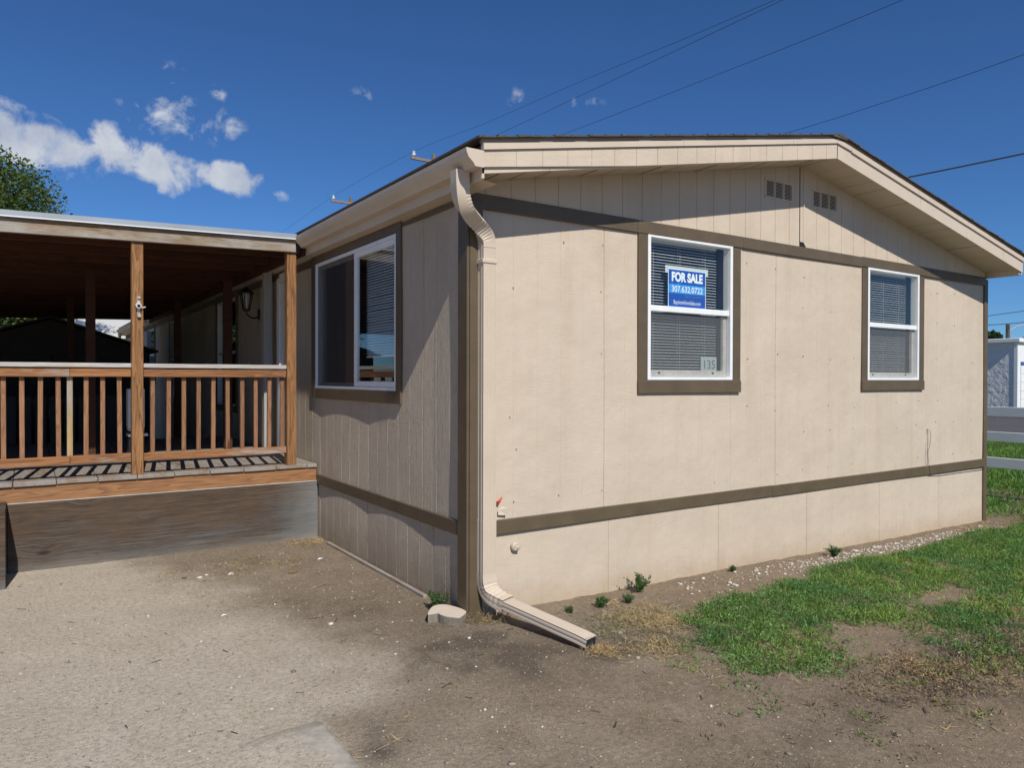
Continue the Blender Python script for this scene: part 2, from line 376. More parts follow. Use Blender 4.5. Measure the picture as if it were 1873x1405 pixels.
def screen():
    m, t, b, o = mat('insect_screen'); b.inputs['Base Color'].default_value = (.19, .19, .19, 1); b.inputs['Roughness'].default_value = .7
    tr = t.new('ShaderNodeBsdfTransparent'); mx = t.new('ShaderNodeMixShader'); mx.inputs[0].default_value = .34
    t.l.new(tr.outputs[0], mx.inputs[1]); t.l.new(b.outputs[0], mx.inputs[2]); t.l.new(mx.outputs[0], o.inputs[0]); return m
M['screen'] = screen()
M['screen_dense'] = M['screen'].copy(); M['screen_dense'].name = 'dense_insect_screen'
for n_ in M['screen_dense'].node_tree.nodes:
    if n_.type == 'MIX_SHADER': n_.inputs[0].default_value = .62
    if n_.type == 'BSDF_PRINCIPLED': n_.inputs['Base Color'].default_value = (.035, .036, .04, 1)
def leaf_mat(name):
    m, t, b, o = mat(name); a = t.new('ShaderNodeAttribute', attribute_name='tint').outputs['Color']
    t.l.new(a, b.inputs['Base Color']); b.inputs['Roughness'].default_value = .55; b.inputs['Specular IOR Level'].default_value = .3
    tl = t.new('ShaderNodeBsdfTranslucent'); t.l.new(t.mix(1.0, a, (1.5, 1.7, .8), 'MULTIPLY'), tl.inputs[0])
    mx = t.new('ShaderNodeMixShader'); mx.inputs[0].default_value = .35
    t.l.new(b.outputs[0], mx.inputs[1]); t.l.new(tl.outputs[0], mx.inputs[2]); t.l.new(mx.outputs[0], o.inputs[0]); return m
M['leaf'] = leaf_mat('leaf')
def tint_mat(name, rough=.9):
    m, t, b, o = mat(name); a = t.new('ShaderNodeAttribute', attribute_name='tint').outputs['Color']
    t.l.new(a, b.inputs['Base Color']); b.inputs['Roughness'].default_value = rough; return m
M['tinted'] = tint_mat('tinted_dry')

# ------------------------------------------------------------------ ground
def gz(x, y):
    x = np.asarray(x, float); y = np.asarray(y, float)
    s = -0.0176*np.clip(x, 0, 9.5)
    return s
def gh(x, y):
    """ground surface with its small relief"""
    z = gz(x, y)
    near = np.exp(-((np.asarray(x)-1)**2+(np.asarray(y)+1)**2)/180.)
    r = (fbm(x, y, 1.3, 3, 3)-.5)*.030+(fbm(x, y, 9, 3, 8)-.5)*.013
    right = sstep(-.3, 1.2, np.asarray(x, float))
    r = r*(.35+.65*right) + right*(fbm(x, y, 22, 2, 14)-.5)*.014
    return z+r*near-.004

def axis_vals(a, b, st, far):
    core = list(np.arange(a, b+1e-6, st)); o = [b]; s = st
    while o[-1] < far: s *= 1.22; o.append(o[-1]+s)
    i = [a]; s = st
    while i[-1] > -far: s *= 1.22; i.append(i[-1]-s)
    return np.array(sorted(i[1:])+core+o[1:])
gx = axis_vals(-4.2, 8.2, .035, 900); gy = axis_vals(-3.6, 3.2, .035, 900)
X, Y = np.meshgrid(gx, gy); Z = gh(X, Y)
V = np.stack([X.ravel(), Y.ravel(), Z.ravel()], 1); nx, ny = len(gx), len(gy)
ii = np.arange((ny-1)*nx).reshape(ny-1, nx)[:, :-1].ravel(); F = np.stack([ii, ii+1, ii+nx+1, ii+nx], 1)
x, y = X.ravel(), Y.ravel()
n1 = fbm(x, y, 1.1, 4, 21); n2 = fbm(x, y, 4, 4, 31)
# r: pale dusty, g: dark damp soil, b: grassy dead-brown litter
pale = sstep(.50, -.50, (x+1.0+(y-.2)*.16)+(n1-.5)*1.5+(n2-.5)*.5)*.95
pale = pale*(1-.75*sstep(-1.34, -1.24, x)*sstep(-.66, -.95, y))
near_wall_y = np.exp(-((y-0.0)/.55)**2)
dark = np.exp(-(((x-.15)/.65)**2+((y+.75)/.33)**2))*1.0 + np.exp(-(((x+.25)/.40)**2+((y+.35)/.35)**2))*.7
dark += np.exp(-(((x-1.9)/1.4)**2+((y+2.15)/.36)**2))*1.0*n2*1.5 + np.exp(-(((x-.78)/.3)**2+((y+.95)/.13)**2))*.6
dark += np.exp(-(((x+1.16)/.13)**2+((y+1.25)/.22)**2))*.9*n2*1.4 + np.exp(-(((x+.45)/.6)**2+((y-.55)/.5)**2))*.35
brown = sstep(.3, 1.6, x)*sstep(1.2, -.4, y-0.2)
n3 = fbm(x, y, 7, 4, 77); dark = dark*(.45+.9*sstep(.42, .58, n3))
ground_att = np.stack([np.clip(pale, 0, 1), np.clip(dark*(.5+n2), 0, 1), np.clip(brown*(.4+n2), 0, 1)], 1)
def ground_mat():
    m, t, b, o = mat('bare_dirt'); c = t.new('ShaderNodeTexCoord').outputs['Object']
    at = t.new('ShaderNodeAttribute', attribute_name='tint').outputs['Color']
    sp = t.new('ShaderNodeSeparateColor'); t.l.new(at, sp.inputs[0])
    nb = t.noise(c, 2.2, 6, .65); nf = t.noise(c, 38, 5, .7); nff = t.noise(c, 190, 3, .6)
    base = t.mix(t.ramp(nb, [(.3, 0.0), (.7, 1.0)]), (.190, .148, .104), (.270, .215, .155))
    palec = t.mix(t.ramp(nb, [(.3, 0.0), (.7, 1.0)]), (.435, .368, .285), (.505, .438, .35))
    x = t.mix(sp.outputs[0], base, palec)
    x = t.mix(t.math('MULTIPLY', sp.outputs[2], .45), x, (.23, .165, .105))
    x = t.mix(t.math('MULTIPLY', sp.outputs[1], .80), x, (.105, .082, .062))
    x = t.mix(1.0, x, t.ramp(nf, [(.25, (.66, .65, .63)), (.5, (1, 1, 1)), (.75, (1.28, 1.28, 1.28))]), 'MULTIPLY')
    x = t.mix(1.0, x, t.ramp(nff, [(.3, .68), (.7, 1.3)]), 'MULTIPLY')
    v = t.new('ShaderNodeTexVoronoi', feature='F1'); t.l.new(c, v.inputs['Vector']); v.inputs['Scale'].default_value = 75
    vc = t.new('ShaderNodeSeparateColor'); t.l.new(v.outputs['Color'], vc.inputs[0])
    peb = t.math('MULTIPLY', t.math('LESS_THAN', v.outputs['Distance'], .34), t.math('GREATER_THAN', vc.outputs[0], .80))
    x = t.mix(t.math('MULTIPLY', peb, .75), x, t.mix(vc.outputs[1], (.16, .13, .11), (.52, .46, .39)))
    v2 = t.new('ShaderNodeTexVoronoi', feature='F1'); t.l.new(c, v2.inputs['Vector']); v2.inputs['Scale'].default_value = 28
    vc2 = t.new('ShaderNodeSeparateColor'); t.l.new(v2.outputs['Color'], vc2.inputs[0])
    peb2 = t.math('MULTIPLY', t.math('LESS_THAN', v2.outputs['Distance'], .20), t.math('GREATER_THAN', vc2.outputs[0], .90))
    x = t.mix(t.math('MULTIPLY', peb2, .7), x, t.mix(vc2.outputs[1], (.12, .10, .09), (.5, .45, .38)))
    # far away the sheet is lawn
    px = t.new('ShaderNodeSeparateXYZ'); t.l.new(c, px.inputs[0])
    far = t.math('MULTIPLY', t.math('SUBTRACT', px.outputs[0], 7.9, True), 1.0)
    x = t.mix(t.math('MULTIPLY', far, .75), x, t.mix(nf, (.05, .075, .025), (.13, .13, .055)))
    t.l.new(x, b.inputs['Base Color']); b.inputs['Roughness'].default_value = .95; b.inputs['Specular IOR Level'].default_value = .15
    h = t.math('ADD', t.math('MULTIPLY', nf, 1.0), t.math('MULTIPLY', nff, .45)); h = t.math('ADD', h, t.math('MULTIPLY', peb, .35))
    t.l.new(t.bump(h, .9, .008), b.inputs['Normal']); return m
M['ground'] = ground_mat()
g = raw_mesh('ground', V, F, M['ground'], {'tint': ground_att}); tag(g, 'bare dirt yard with pale dust and dark damp patches', 'ground', kind='structure')
g.data.polygons.foreach_set('use_smooth', [True]*len(g.data.polygons))

# old concrete driveway slab, its far end drowned in dust
def slab():
    xs = np.concatenate([np.linspace(-6, -1.62, 90), np.linspace(-1.60, -1.305, 16)]); ys = np.arange(-6, -.2, .03)
    X, Y = np.meshgrid(xs, ys)
    lf_ = sstep(-1.45, -1.9, X); top = .024-.044*((1-lf_)*sstep(-.98, -.78, Y)+lf_*sstep(-3.2, -.9, Y))+(fbm(X, Y, 3, 3, 5)-.5)*.008
    nx, ny = len(xs), len(ys); V = np.stack([X.ravel(), Y.ravel(), top.ravel()], 1)
    ii = np.arange((ny-1)*nx).reshape(ny-1, nx)[:, :-1].ravel(); F = np.stack([ii, ii+1, ii+nx+1, ii+nx], 1)
    # right side face
    e = np.arange(ny)*nx+nx-1; low = V[e].copy(); low[:, 2] -= .09; low[:, 0] += .004; b0 = len(V); V = np.vstack([V, low])
    k = np.arange(ny-1); F = np.vstack([F, np.stack([e[k], b0+k, b0+k+1, e[k+1]], 1)])
    return raw_mesh('driveway_slab', V, F, M['ground'], {'tint': np.tile(np.array([[1.0, 0, 0]]), (len(V), 1))})
def bare_edge(o):
    o.data.materials.append(M['concrete'])
    c = np.array([p.center[:] for p in o.data.polygons]); n_ = fbm(c[:, 0], c[:, 1], 6, 3, 29)
    k = (c[:, 0] > -1.40-.10*(n_-.5)*2) & (c[:, 1] < -.80)
    for p in o.data.polygons:
        if k[p.index]: p.material_index = 1
    return o
tag(bare_edge(slab()), 'pale concrete driveway slab half buried in dust', 'driveway', kind='structure')

# road, kerbs
MB().quad((21.2, -400, -.150), (33.5, -400, -.150), (33.5, 400, -.150), (21.2, 400, -.150)).top('road', M['asphalt'], 'dark asphalt street beyond the white fence', 'road', kind='structure')
r = MB(); r.box(20.4, 21.15, -300, 300, -.30, -.06, .02); r.top('kerb', M['kerb'], 'near concrete kerb of the street', 'kerb', kind='structure')
r = MB(); r.box(33.55, 36.5, -300, 300, -.30, -.02, .02); r.top('pavement', M['kerb'], 'far concrete kerb and pavement in front of the garage', 'pavement', kind='structure')

# ------------------------------------------------------------------ the mobile home
LEN = 20.0; WID = 7.18; RX = 3.55
home = thing('mobile_home', (WID/2, LEN/2, 0), 'tan double-wide mobile home with brown trim and a low gable roof', 'mobile home')

def siding(mb, mapf, s0, s1, zlo, zhi, grooves, gw=.009, gd=.006, holes=(), n0=0.0, off=None, seams=(), ds=.11, dz=.16):
    depth = {}
    def put(s, d): 
        s = round(s, 5)
        if s0-1e-6 <= s <= s1+1e-6: depth[s] = max(depth.get(s, 0), d)
    for c in grooves:
        wv, dv = (gw, gd)
        if any(abs(c-q) < .02 for q in seams): wv, dv = gw*1.0, gd*2.4
        for s, d in ((c-wv/2, 0), (c-wv*.22, dv), (c+wv*.22, dv), (c+wv/2, 0)): put(s, d)
    gs = list(depth)
    for a in list(np.arange(s0, s1, ds))+[s0, s1]+[h[0] for h in holes]+[h[1] for h in holes]:
        if all(abs(a-q) > .008 for q in gs) or any(abs(a-h[0]) < 1e-6 or abs(a-h[1]) < 1e-6 for h in holes): put(a, 0)
    ss = sorted(depth); zb = set()
    zmin = min(zlo(s) for s in ss); zmax = max(zhi(s) for s in ss)
    zb.update(np.round(np.arange(zmin, zmax, dz), 4)); [zb.update((round(h[2], 4), round(h[3], 4))) for h in holes]
    idx = {}
    def vert(s, z):
        k = (round(s, 5), round(z, 4))
        if k not in idx:
            d = n0+depth[round(s, 5)]+(off(s, z) if off else 0)
            idx[k] = len(mb.v); mb.v.append(mapf(s, d, z))
        return idx[k]
    for a, b in zip(ss[:-1], ss[1:]):
        mid = (a+b)/2; la, lb, ha, hb = zlo(a), zlo(b), zhi(a), zhi(b)
        zs = sorted(z for z in zb if z > max(la, lb)+.005 and z < min(ha, hb)-.005)
        rows = [(la, lb)]+[(z, z) for z in zs]+[(ha, hb)]
        for (p, q), (r_, t) in zip(rows[:-1], rows[1:]):
            zc = (p+q+r_+t)/4
            if any(h[0]-1e-6 < mid < h[1]+1e-6 and h[2] < zc < h[3] for h in holes): continue
            mb.f.append((vert(a, p), vert(b, q), vert(b, t), vert(a, r_)))
    return mb
def mx_end(s, n, z): return (s, n, z)          # end wall: s = X, n inward = +Y
def mx_side(s, n, z): return (n, s, z)         # long wall: s = Y, n inward = +X
def slope(x): return 3.535-.1906*abs(x-RX)     # underside of the rake soffit at the wall
ZB0, ZB1, ZT0, ZT1 = .524, .620, 2.705, 2.805   # lower and upper trim bands
W1 = (1.611, 2.605, 1.568, 2.719); W2 = (4.66, 5.650, 1.568, 2.719); SW = (1.092, 3.015, 1.477, 2.716)
gE = [.130+.2032*k for k in range(-1, 36)]
seamE = [1.179, 3.195, 4.40, 5.62]
gw_main = [.364+.2035*k for k in range(34)]
hol = [(W1[0], W1[1], W1[2], W1[3]), (W2[0], W2[1], W2[2], W2[3])]
bow = lambda s, z: .004*math.sin(s*2.1+1)+.003*math.sin(z*2.7+s)
m = siding(MB(), mx_end, 0, WID, lambda s: ZB0+.02, lambda s: ZT0+.03, gw_main, .007, .0022, hol, .008, bow, seamE)
nf_ = len(m.f)
# nail heads along the studs
b = m; rn = random.Random(5)
for xx in [.364+.407*k for k in range(17)]:
    for zz in (.72, 1.08, 1.32, 1.78, 2.22, 2.56):
        x_ = xx+rn.uniform(-.03, .03); z_ = zz+rn.uniform(-.03, .03)
        if rn.random() < .3 or any(h[0]-.13 < x_ < h[1]+.13 and h[2]-.13 < z_ < h[3]+.1 for h in hol): continue
        b.tube([(x_, .012, z_), (x_, .0005, z_)], .0045, 6)
ew = m.build('end_wall', M['siding'], home); ew.data.materials.append(simple('nail_head', (.46, .38, .30), .6))
for p_ in ew.data.polygons[nf_:]: p_.material_index = 1
m = siding(MB(), mx_end, 0, WID, lambda s: -.035-.0176*s, lambda s: ZB0+.03, [.2044*k for k in range(1, 36)], .007, .0018, (), .006, bow, [1.226, 2.453, 3.680, 4.906, 6.132])
m.build('skirting', M['siding'], home)
V1 = (3.027, 3.427, 3.195, 3.362); V2 = (3.716, 4.120, 3.195, 3.362)
m = siding(MB(), mx_end, .02, RX-.02, lambda s: ZT1-.02, lambda s: slope(s)+.03, gE[:18], .010, .006, [V1], -.004, None, [], dz=.1)
m.build('gable_siding', M['siding'], home)
m = siding(MB(), mx_end, RX-.012, WID-.02, lambda s: (ZT1+.045 if s < RX+.09 else ZT1-.02), lambda s: slope(s)+.03, gE[18:], .010, .006, [V2], -.007, None, [], dz=.1)
m.build('gable_siding', M['siding'], home)
# long wall
gS = [.245+.2068*k for k in range(-1, 97)]
def bowS(s, z):
    f = ((s-.501)/1.2) % 1.0
    return -.010*math.sin(math.pi*f)+.003*math.sin(z*3+s*2)
door = (3.71, 4.30, .76, 2.70)
sideh = [(SW[0], SW[1], SW[2], SW[3]), door, (6.35, 7.53, 1.18, 2.70), (10.9, 11.95, 1.18, 2.70), (14.1, 15.2, 1.5, 2.70)]
m = siding(MB(), mx_side, 0, LEN, lambda s: ZB0+.02, lambda s: 2.80, gS, .011, .0045, sideh, .010, bowS, [.458+.2068, 1.695+.0, 2.936], ds=.1)
m.build('side_wall', M['siding_side'], home)
m = siding(MB(), mx_side, 0, LEN, lambda s: -.06, lambda s: ZB0+.03, [.301+.2003*k for k in range(-1, 98)], .011, .0045, (), .006, lambda s, z: bowS(s, z)*1.1, [.501, 1.70, 2.9], ds=.1)
m.build('skirting', M['siding_side'], home)
# far long wall and far end
m = siding(MB(), lambda s, n, z: (WID-n, s, z), 0, LEN, lambda s: -.2, lambda s: 2.80, gS, .010, .004, (), .010, None, [], ds=.4, dz=.6); m.build('back_wall', M['siding_side'], home)
m = siding(MB(), lambda s, n, z: (s, LEN-n, z), 0, WID, lambda s: -.2, lambda s: slope(s)+.03, gE, .010, .004, (), .006, None, [], ds=.4, dz=.6); m.build('rear_end_wall', M['siding'], home)
# interior room behind the windows
m = MB(); a, b2_, c0, c1 = .12, WID-.12, .15, 3.9
m.quad((a, c0, .62), (b2_, c0, .62), (b2_, c1, .62), (a, c1, .62)).quad((a, c0, 2.79), (a, c1, 2.79), (b2_, c1, 2.79), (b2_, c0, 2.79))
m.quad((a, c1, .62), (b2_, c1, .62), (b2_, c1, 2.79), (a, c1, 2.79)).quad((b2_, c0, .62), (b2_, c0, 2.79), (b2_, c1, 2.79), (b2_, c1, .62))
m.quad((3.5, c0, .62), (3.5, c1, .62), (3.5, c1, 2.79), (3.5, c0, 2.79)).quad((1.45, 3.1, .62), (3.5, 3.1, .62), (3.5, 3.1, 2.79), (1.45, 3.1, 2.79))
m.build('interior_wall', M['inner'], home)

# trim boards, sides built as slightly uneven lumber
def board(mb, mapf, s0, s1, n0, n1, z0, z1, bev=.004, dz0=0, dz1=0):
    i = len(mb.v); mb.box(s0, s1, n0, n1, z0, z1, bev)
    for k in range(i, len(mb.v)):
        s, n, z = mb.v[k]; f = (s-s0)/(s1-s0) if s1 != s0 else 0
        mb.v[k] = mapf(s, n, z+(dz0*(1-f)+dz1*f))
    return mb
def trim(*a, **k): mb = MB(); board(mb, *a, **k); return mb
TN = -.014
b = MB()
for s0, s1, d0, d1 in ((.02, 1.50, .0, .0), (1.503, 2.735, -.002, .003), (2.738, 4.55, .002, -.001), (4.553, 5.765, .004, .002), (5.768, 7.17, 0, 0)):
    board(b, mx_end, s0, s1, TN, .01, ZT0, ZT1, .004, d0, d1)
b.build('upper_trim_band', M['brown'], home)
b = MB()
for s0, s1, d0, d1 in ((.104, 3.15, 0, .003), (3.153, 7.15, .0, .004)): board(b, mx_end, s0, s1, TN, .012, ZB0, ZB1, .004, d0, d1)
b.build('lower_trim_band', M['brown'], home)
b = MB(); board(b, mx_side, .104, 2.99, TN, .012, ZB0, ZB1, .004); b.build('lower_trim_band', M['brown'], home)
b = MB(); board(b, mx_end, .004, .104, -.019, .006, -.05, ZT0+.05, .004); b.build('corner_board', M['brown'], home)
b = MB(); board(b, mx_side, -.018, .104, -.019, .0005, -.05, 2.76, .003); b.build('corner_board', M['brown'], home)
b = MB(); board(b, mx_end, WID-.03, WID+.05, -.012, .006, -.19, 2.78, .004); b.box(WID+.03, WID+.055, .008, .1, -.19, 2.78, .003); b.build('corner_board', M['brown'], home)
b = MB(); board(b, mx_side, .106, 1.0, -.006, .006, 2.745, 2.782, .003); board(b, mx_side, 3.12, 19.9, -.008, .008, 2.705, 2.785, .003); b.build('frieze_board', M['brown'], home)

def window(mapf, w, kind, label=None, tw=.10, blind=True):
    s0, s1, z0, z1 = w; f = .032
    def B(mb, a, b_, c, d, e, g_, bev=.003):
        i = len(mb.v); mb.box(a, b_, c, d, e, g_, bev)
        for k in range(i, len(mb.v)): mb.v[k] = mapf(*mb.v[k])
        return mb
    fr = MB()
    B(fr, s0, s0+f, -.012, .07, z0, z1); B(fr, s1-f, s1, -.012, .07, z0, z1)
    B(fr, s0+f-.001, s1-f+.001, -.0115, .0695, z1-f, z1-.0005); B(fr, s0+f-.001, s1-f+.001, -.0115, .0695, z0+.0005, z0+.026)
    fo = fr.build('window', M['vinyl'], home, False)
    if label: fo['label'] = label
    # outside trim boards
    tr = MB()
    if kind == 'hung':
        B(tr, s0-tw, s0-.002, TN+.001, .012, z0-tw, ZT0-.003); B(tr, s1+.002, s1+tw, TN+.001, .012, z0-tw, ZT0-.003)
        B(tr, s0-tw-.003, s1+tw+.002, TN-.006, .012, z0-tw-.004, z0-.003)
    else:
        B(tr, s0-tw+.012, s0-.002, TN-.006, .012, z0-tw, z1+.093); B(tr, s1+.002, s1+tw, TN-.006, .012, z0-tw, z1+.093)
        B(tr, s0-.001, s1+.001, TN-.005, .012, z1+.003, z1+.092); B(tr, s0-.001, s1+.001, TN-.005, .012, z0-tw+.001, z0-.003)
    tr.build('window_trim', M['brown'], fo)
    if kind == 'hung':
        zm0, zm1 = z0+.545, z0+.592
        sa = MB(); B(sa, s0+f+.002, s1-f-.002, .000, .040, zm0, zm1); sa.build('meeting_rail', M['vinyl'], fo)
        sa = MB(); g0 = .030
        B(sa, s0+f+.002, s0+f+.034, g0, g0+.03, z0+.028, zm0-.002); B(sa, s1-f-.042, s1-f-.002, g0, g0+.03, z0+.028, zm0-.002)
        B(sa, s0+f+.034, s1-f-.042, g0+.001, g0+.029, z0+.028, z0+.078)
        sa.build('sash', M['vinyl_dirty'], fo)
        for la0 in (s0+.15, s1-.215): la = MB(); B(la, la0, la0+.025, g0-.004, g0+.004, z0+.052, z0+.066); la.build('weep_slot', M['black'], fo)  # dark weep slots of the bottom rail, set on as black blocks
        p = MB(); p.quad(*[mapf(s, .020, z) for s, z in ((s0+f, zm1), (s1-f, zm1), (s1-f, z1-f), (s0+f, z1-f))]); p.build('pane', M['glass'], fo)
        p = MB(); p.quad(*[mapf(s, g0+.015, z) for s, z in ((s0+f+.03, z0+.075), (s1-f-.04, z0+.075), (s1-f-.04, zm0), (s0+f+.03, zm0))]); p.build('pane', M['glass'], fo)
        p = MB(); p.quad(*[mapf(s, .024, z) for s, z in ((s0+f+.002, z0+.03), (s1-f-.002, z0+.03), (s1-f-.002, zm0), (s0+f+.002, zm0))])
        p.build('insect_screen', M['screen'], fo)
    elif kind == 'slide':
        sm = 2.0
        sa = MB(); B(sa, sm-.052, sm+.0, -.004, .03, z0+.026, z1-f); B(sa, s0+f, sm-.05, -.003, .028, z1-f-.045, z1-f-.001); B(sa, s0+f, sm-.05, -.003, .028, z0+.027, z0+.075); B(sa, s0+f, s0+f+.028, -.0035, .028, z0+.075, z1-f-.045)
        sa.build('sash', M['vinyl'], fo)
        sa = MB(); B(sa, sm+.002, sm+.045, .03, .056, z0+.028, z1-f); B(sa, s1-f-.036, s1-f, .03, .056, z0+.028, z1-f); B(sa, sm+.045, s1-f-.036, .031, .055, z1-f-.03, z1-f-.001); B(sa, sm+.045, s1-f-.036, .031, .055, z0+.028, z0+.06)
        sa.build('sash', M['vinyl_dirty'], fo)
        p = MB(); p.quad(*[mapf(s, .012, z) for s, z in ((s0+f+.02, z0+.07), (sm-.045, z0+.07), (sm-.045, z1-f-.04), (s0+f+.02, z1-f-.04))]); p.build('pane', M['glass'], fo)
        p = MB(); p.quad(*[mapf(s, .042, z) for s, z in ((sm+.04, z0+.05), (s1-f-.03, z0+.05), (s1-f-.03, z1-f-.02), (sm+.04, z1-f-.02))]); p.build('pane', M['glass'], fo)
        p = MB(); p.quad(*[mapf(s, .004, z) for s, z in ((sm+.002, z0+.03), (s1-f-.002, z0+.03), (s1-f-.002, z1-f), (sm+.002, z1-f))]); p.build('insect_screen', M['screen_dense'], fo)
    else:
        p = MB(); p.quad(*[mapf(s, .02, z) for s, z in ((s0+f, z0+.02), (s1-f, z0+.02), (s1-f, z1-f), (s0+f, z1-f))]); p.build('pane', M['glass'], fo)
        sa = MB(); B(sa, s0+f, s1-f, .0, .03, (z0+z1)/2-.02, (z0+z1)/2+.02); sa.build('meeting_rail', M['vinyl'], fo)
    # reveal box into the wall so nothing leaks
    rv = MB()
    for (a, c, d, e) in ((s0, s0, z0, z1), (s1, s1, z0, z1)): rv.quad(mapf(a, .07, d), mapf(a, .16, d), mapf(a, .16, e), mapf(a, .07, e))
    rv.quad(mapf(s0, .07, z0), mapf(s1, .07, z0), mapf(s1, .16, z0), mapf(s0, .16, z0)); rv.quad(mapf(s0, .07, z1), mapf(s1, .07, z1), mapf(s1, .16, z1), mapf(s0, .16, z1))
    rv.build('reveal', M['inner'], fo)
    if blind:
        bl = MB(); pitch = .0235; z = z0+.03; k = 0
        zlow = z0+.035 if kind == 'hung' else z0+.30
        e0, e1 = (s0+.01, s1-.10) if kind == 'hung' else (s0+.05, 1.93)
        tilt = .0006 if kind == 'hung' else .010
        z = zlow
        while z < z1-.04:
            j = random.uniform(-.0012, .0012); sag = random.uniform(-.001, .001)
            for q0, q1, zz in ((.086, .0985, 0), (.0985, .111, 0)):
                pass
            n0_, n1_, n2_ = .086, .0985, .111
            pts = [(n0_, -tilt), (n1_, .0022), (n2_, tilt)]
            i = len(bl.v)
            for s_ in (e0, (e0+e1)/2, e1):
                for n_, dz_ in pts: bl.v.append(mapf(s_, n_, z+dz_+j+(sag if s_ == (e0+e1)/2 else 0)))
            for c_ in range(2):
                for r_ in range(2): q = i+c_*3+r_; bl.f.append((q, q+3, q+4, q+1))
            bl.quad(mapf(e0, n0_-.0002, z-tilt+j-.0026), mapf(e1, n0_-.0002, z-tilt+j-.0026), mapf(e1, n0_-.0002, z-tilt+j), mapf(e0, n0_-.0002, z-tilt+j))
            z += pitch; k += 1
        for s_ in (e0+.14, (e0+e1)/2, e1-.14):
            for n_ in (.0855, .1115): bl.quad(mapf(s_-.0008, n_, zlow), mapf(s_+.0008, n_, zlow), mapf(s_+.0008, n_, z1-.03), mapf(s_-.0008, n_, z1-.03))
        B(bl, e0, e1, .084, .113, z1-.045, z1-.012)
        B(bl, e0, e1, .088, .110, zlow-.018, zlow-.006)
        bl.build('blinds', M['slat'], fo)
    return fo
win1 = window(mx_end, W1, 'hung', 'left front window with blue sale sign')
win2 = window(mx_end, W2, 'hung', 'right front window')
win3 = window(mx_side, SW, 'slide', 'wide sliding window beside the porch')
for hh in sideh[2:]: window(mx_side, (hh[0], hh[1], hh[2], hh[3]), 'plain', None, .09, False)
# dark rooms behind the far windows
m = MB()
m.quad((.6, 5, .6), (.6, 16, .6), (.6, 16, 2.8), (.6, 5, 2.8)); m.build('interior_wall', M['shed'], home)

# gable vents
for q in (V1, V2):
    f = MB(); s0, s1, z0, z1 = q; n = -.014
    for a, b_ in ((s0, s0+.018), (s0+.130, s0+.142), (s1-.142, s1-.130), (s1-.018, s1)): board(f, mx_end, a, b_, n, .01, z0, z1, .002)
    board(f, mx_end, s0, s1, n+.001, .009, z0-.003, z0+.014, .002); board(f, mx_end, s0, s1, n+.001, .009, z1-.014, z1+.003, .002)
    fo = f.build('gable_vent', M['tan'], home)
    l = MB(); k = z0+.02
    while k < z1-.014:
        i = len(l.v); l.quad((s0+.015, n+.003, k), (s1-.015, n+.003, k), (s1-.015, .008, k+.008), (s0+.015, .008, k+.008)); l.quad((s0+.015, n+.0025, k-.0005), (s1-.015, n+.0025, k-.0005), (s1-.015, n+.0025, k+.004), (s0+.015, n+.0025, k+.004)); k += .0125
    l.build('louvre', M['tan'], fo)
    d = MB(); d.quad((s0, .03, z0-.01), (s1, .03, z0-.01), (s1, .03, z1+.01), (s0, .03, z1+.01)); d.build('vent_void', M['dark'], fo)
# gap under the right gable sheet
d = MB(); d.box(RX-.010, RX+.088, -.001, .02, ZT1-.01, ZT1+.046); d.build('gable_gap', M['dark'], home)

# rake fascia, soffit, roof
OH = -.372
def rk(x): return 3.535-.1906*abs(x-RX)
b = MB(); sx = [-.122]+[.129+.2032*k for k in range(17)]+[RX-.012]
def fasc(mb, xs, ztop, zbot, y0, y1, gap=.0035, fr=.0035):
    for a, c in zip(xs[:-1], xs[1:]):
        lean = random.uniform(-.002, .002)
        P = [(a+gap/2, zbot(a)), (c-gap/2, zbot(c)), (c-gap/2, ztop(c)), (a+gap/2, ztop(a))]
        i = len(mb.v)
        for (x_, z_) in P: mb.v.append((x_, y0, z_))
        for (x_, z_) in P: mb.v.append((x_, y1, z_))
        mb.f += [(i, i+1, i+2, i+3), (i+4, i+7, i+6, i+5), (i, i+4, i+5, i+1), (i+1, i+5, i+6, i+2), (i+2, i+6, i+7, i+3), (i+3, i+7, i+4, i)]
        # groove bottom
        mb.quad((c-gap, y0+fr, zbot(c)), (c+gap, y0+fr, zbot(c)), (c+gap, y0+fr, ztop(c)), (c-gap, y0+fr, ztop(c)))
tp = lambda x: rk(x)+.125
ragged = lambda x: rk(x)-.004+(.03*max(0, (1.15-x)/1.3) if x < 1.15 else 0)
fasc(b, sx, tp, ragged, OH, OH+.014)
b.build('rake_fascia', M['siding'], home)
b = MB(); fasc(b, [RX+.0, 4.95, 5.9, 6.75, 7.245], tp, lambda x: rk(x)-.006, OH+.001, OH+.015, .003); b.build('rake_fascia', M['tan'], home)
b = MB(); fasc(b, [-.118, .40, 2.3], lambda x: rk(x)+.03, lambda x: rk(x)-.008+.004*math.sin(x*9), OH+.016, OH+.05, .004); fasc(b, [2.3, RX], lambda x: rk(x)+.03, lambda x: rk(x)-.002, OH+.016, OH+.05, .004); b.build('fascia_backer', M['tan'], home)
b = MB(); fasc(b, [-.118, 1.6, 2.9, RX-.02, 3.75], lambda x: rk(x)+.165, lambda x: rk(x)+.127, OH-.014, OH+.02, .003); fasc(b, [3.75, 4.9, 5.9, 7.24], lambda x: rk(x)+.163, lambda x: rk(x)+.118, OH-.014, OH+.02, .003); b.build('rake_shadow_strip', M['tan'], home)
b = MB(); fasc(b, [-.125, RX, 7.25], lambda x: rk(x)+.196, lambda x: rk(x)+.167, OH-.006, OH+.02, 0); b.build('drip_edge', simple('drip_edge_shade', (.27, .215, .155), .5, .1, 5), home)  # brown tone paints in the shade of the shingle overhang
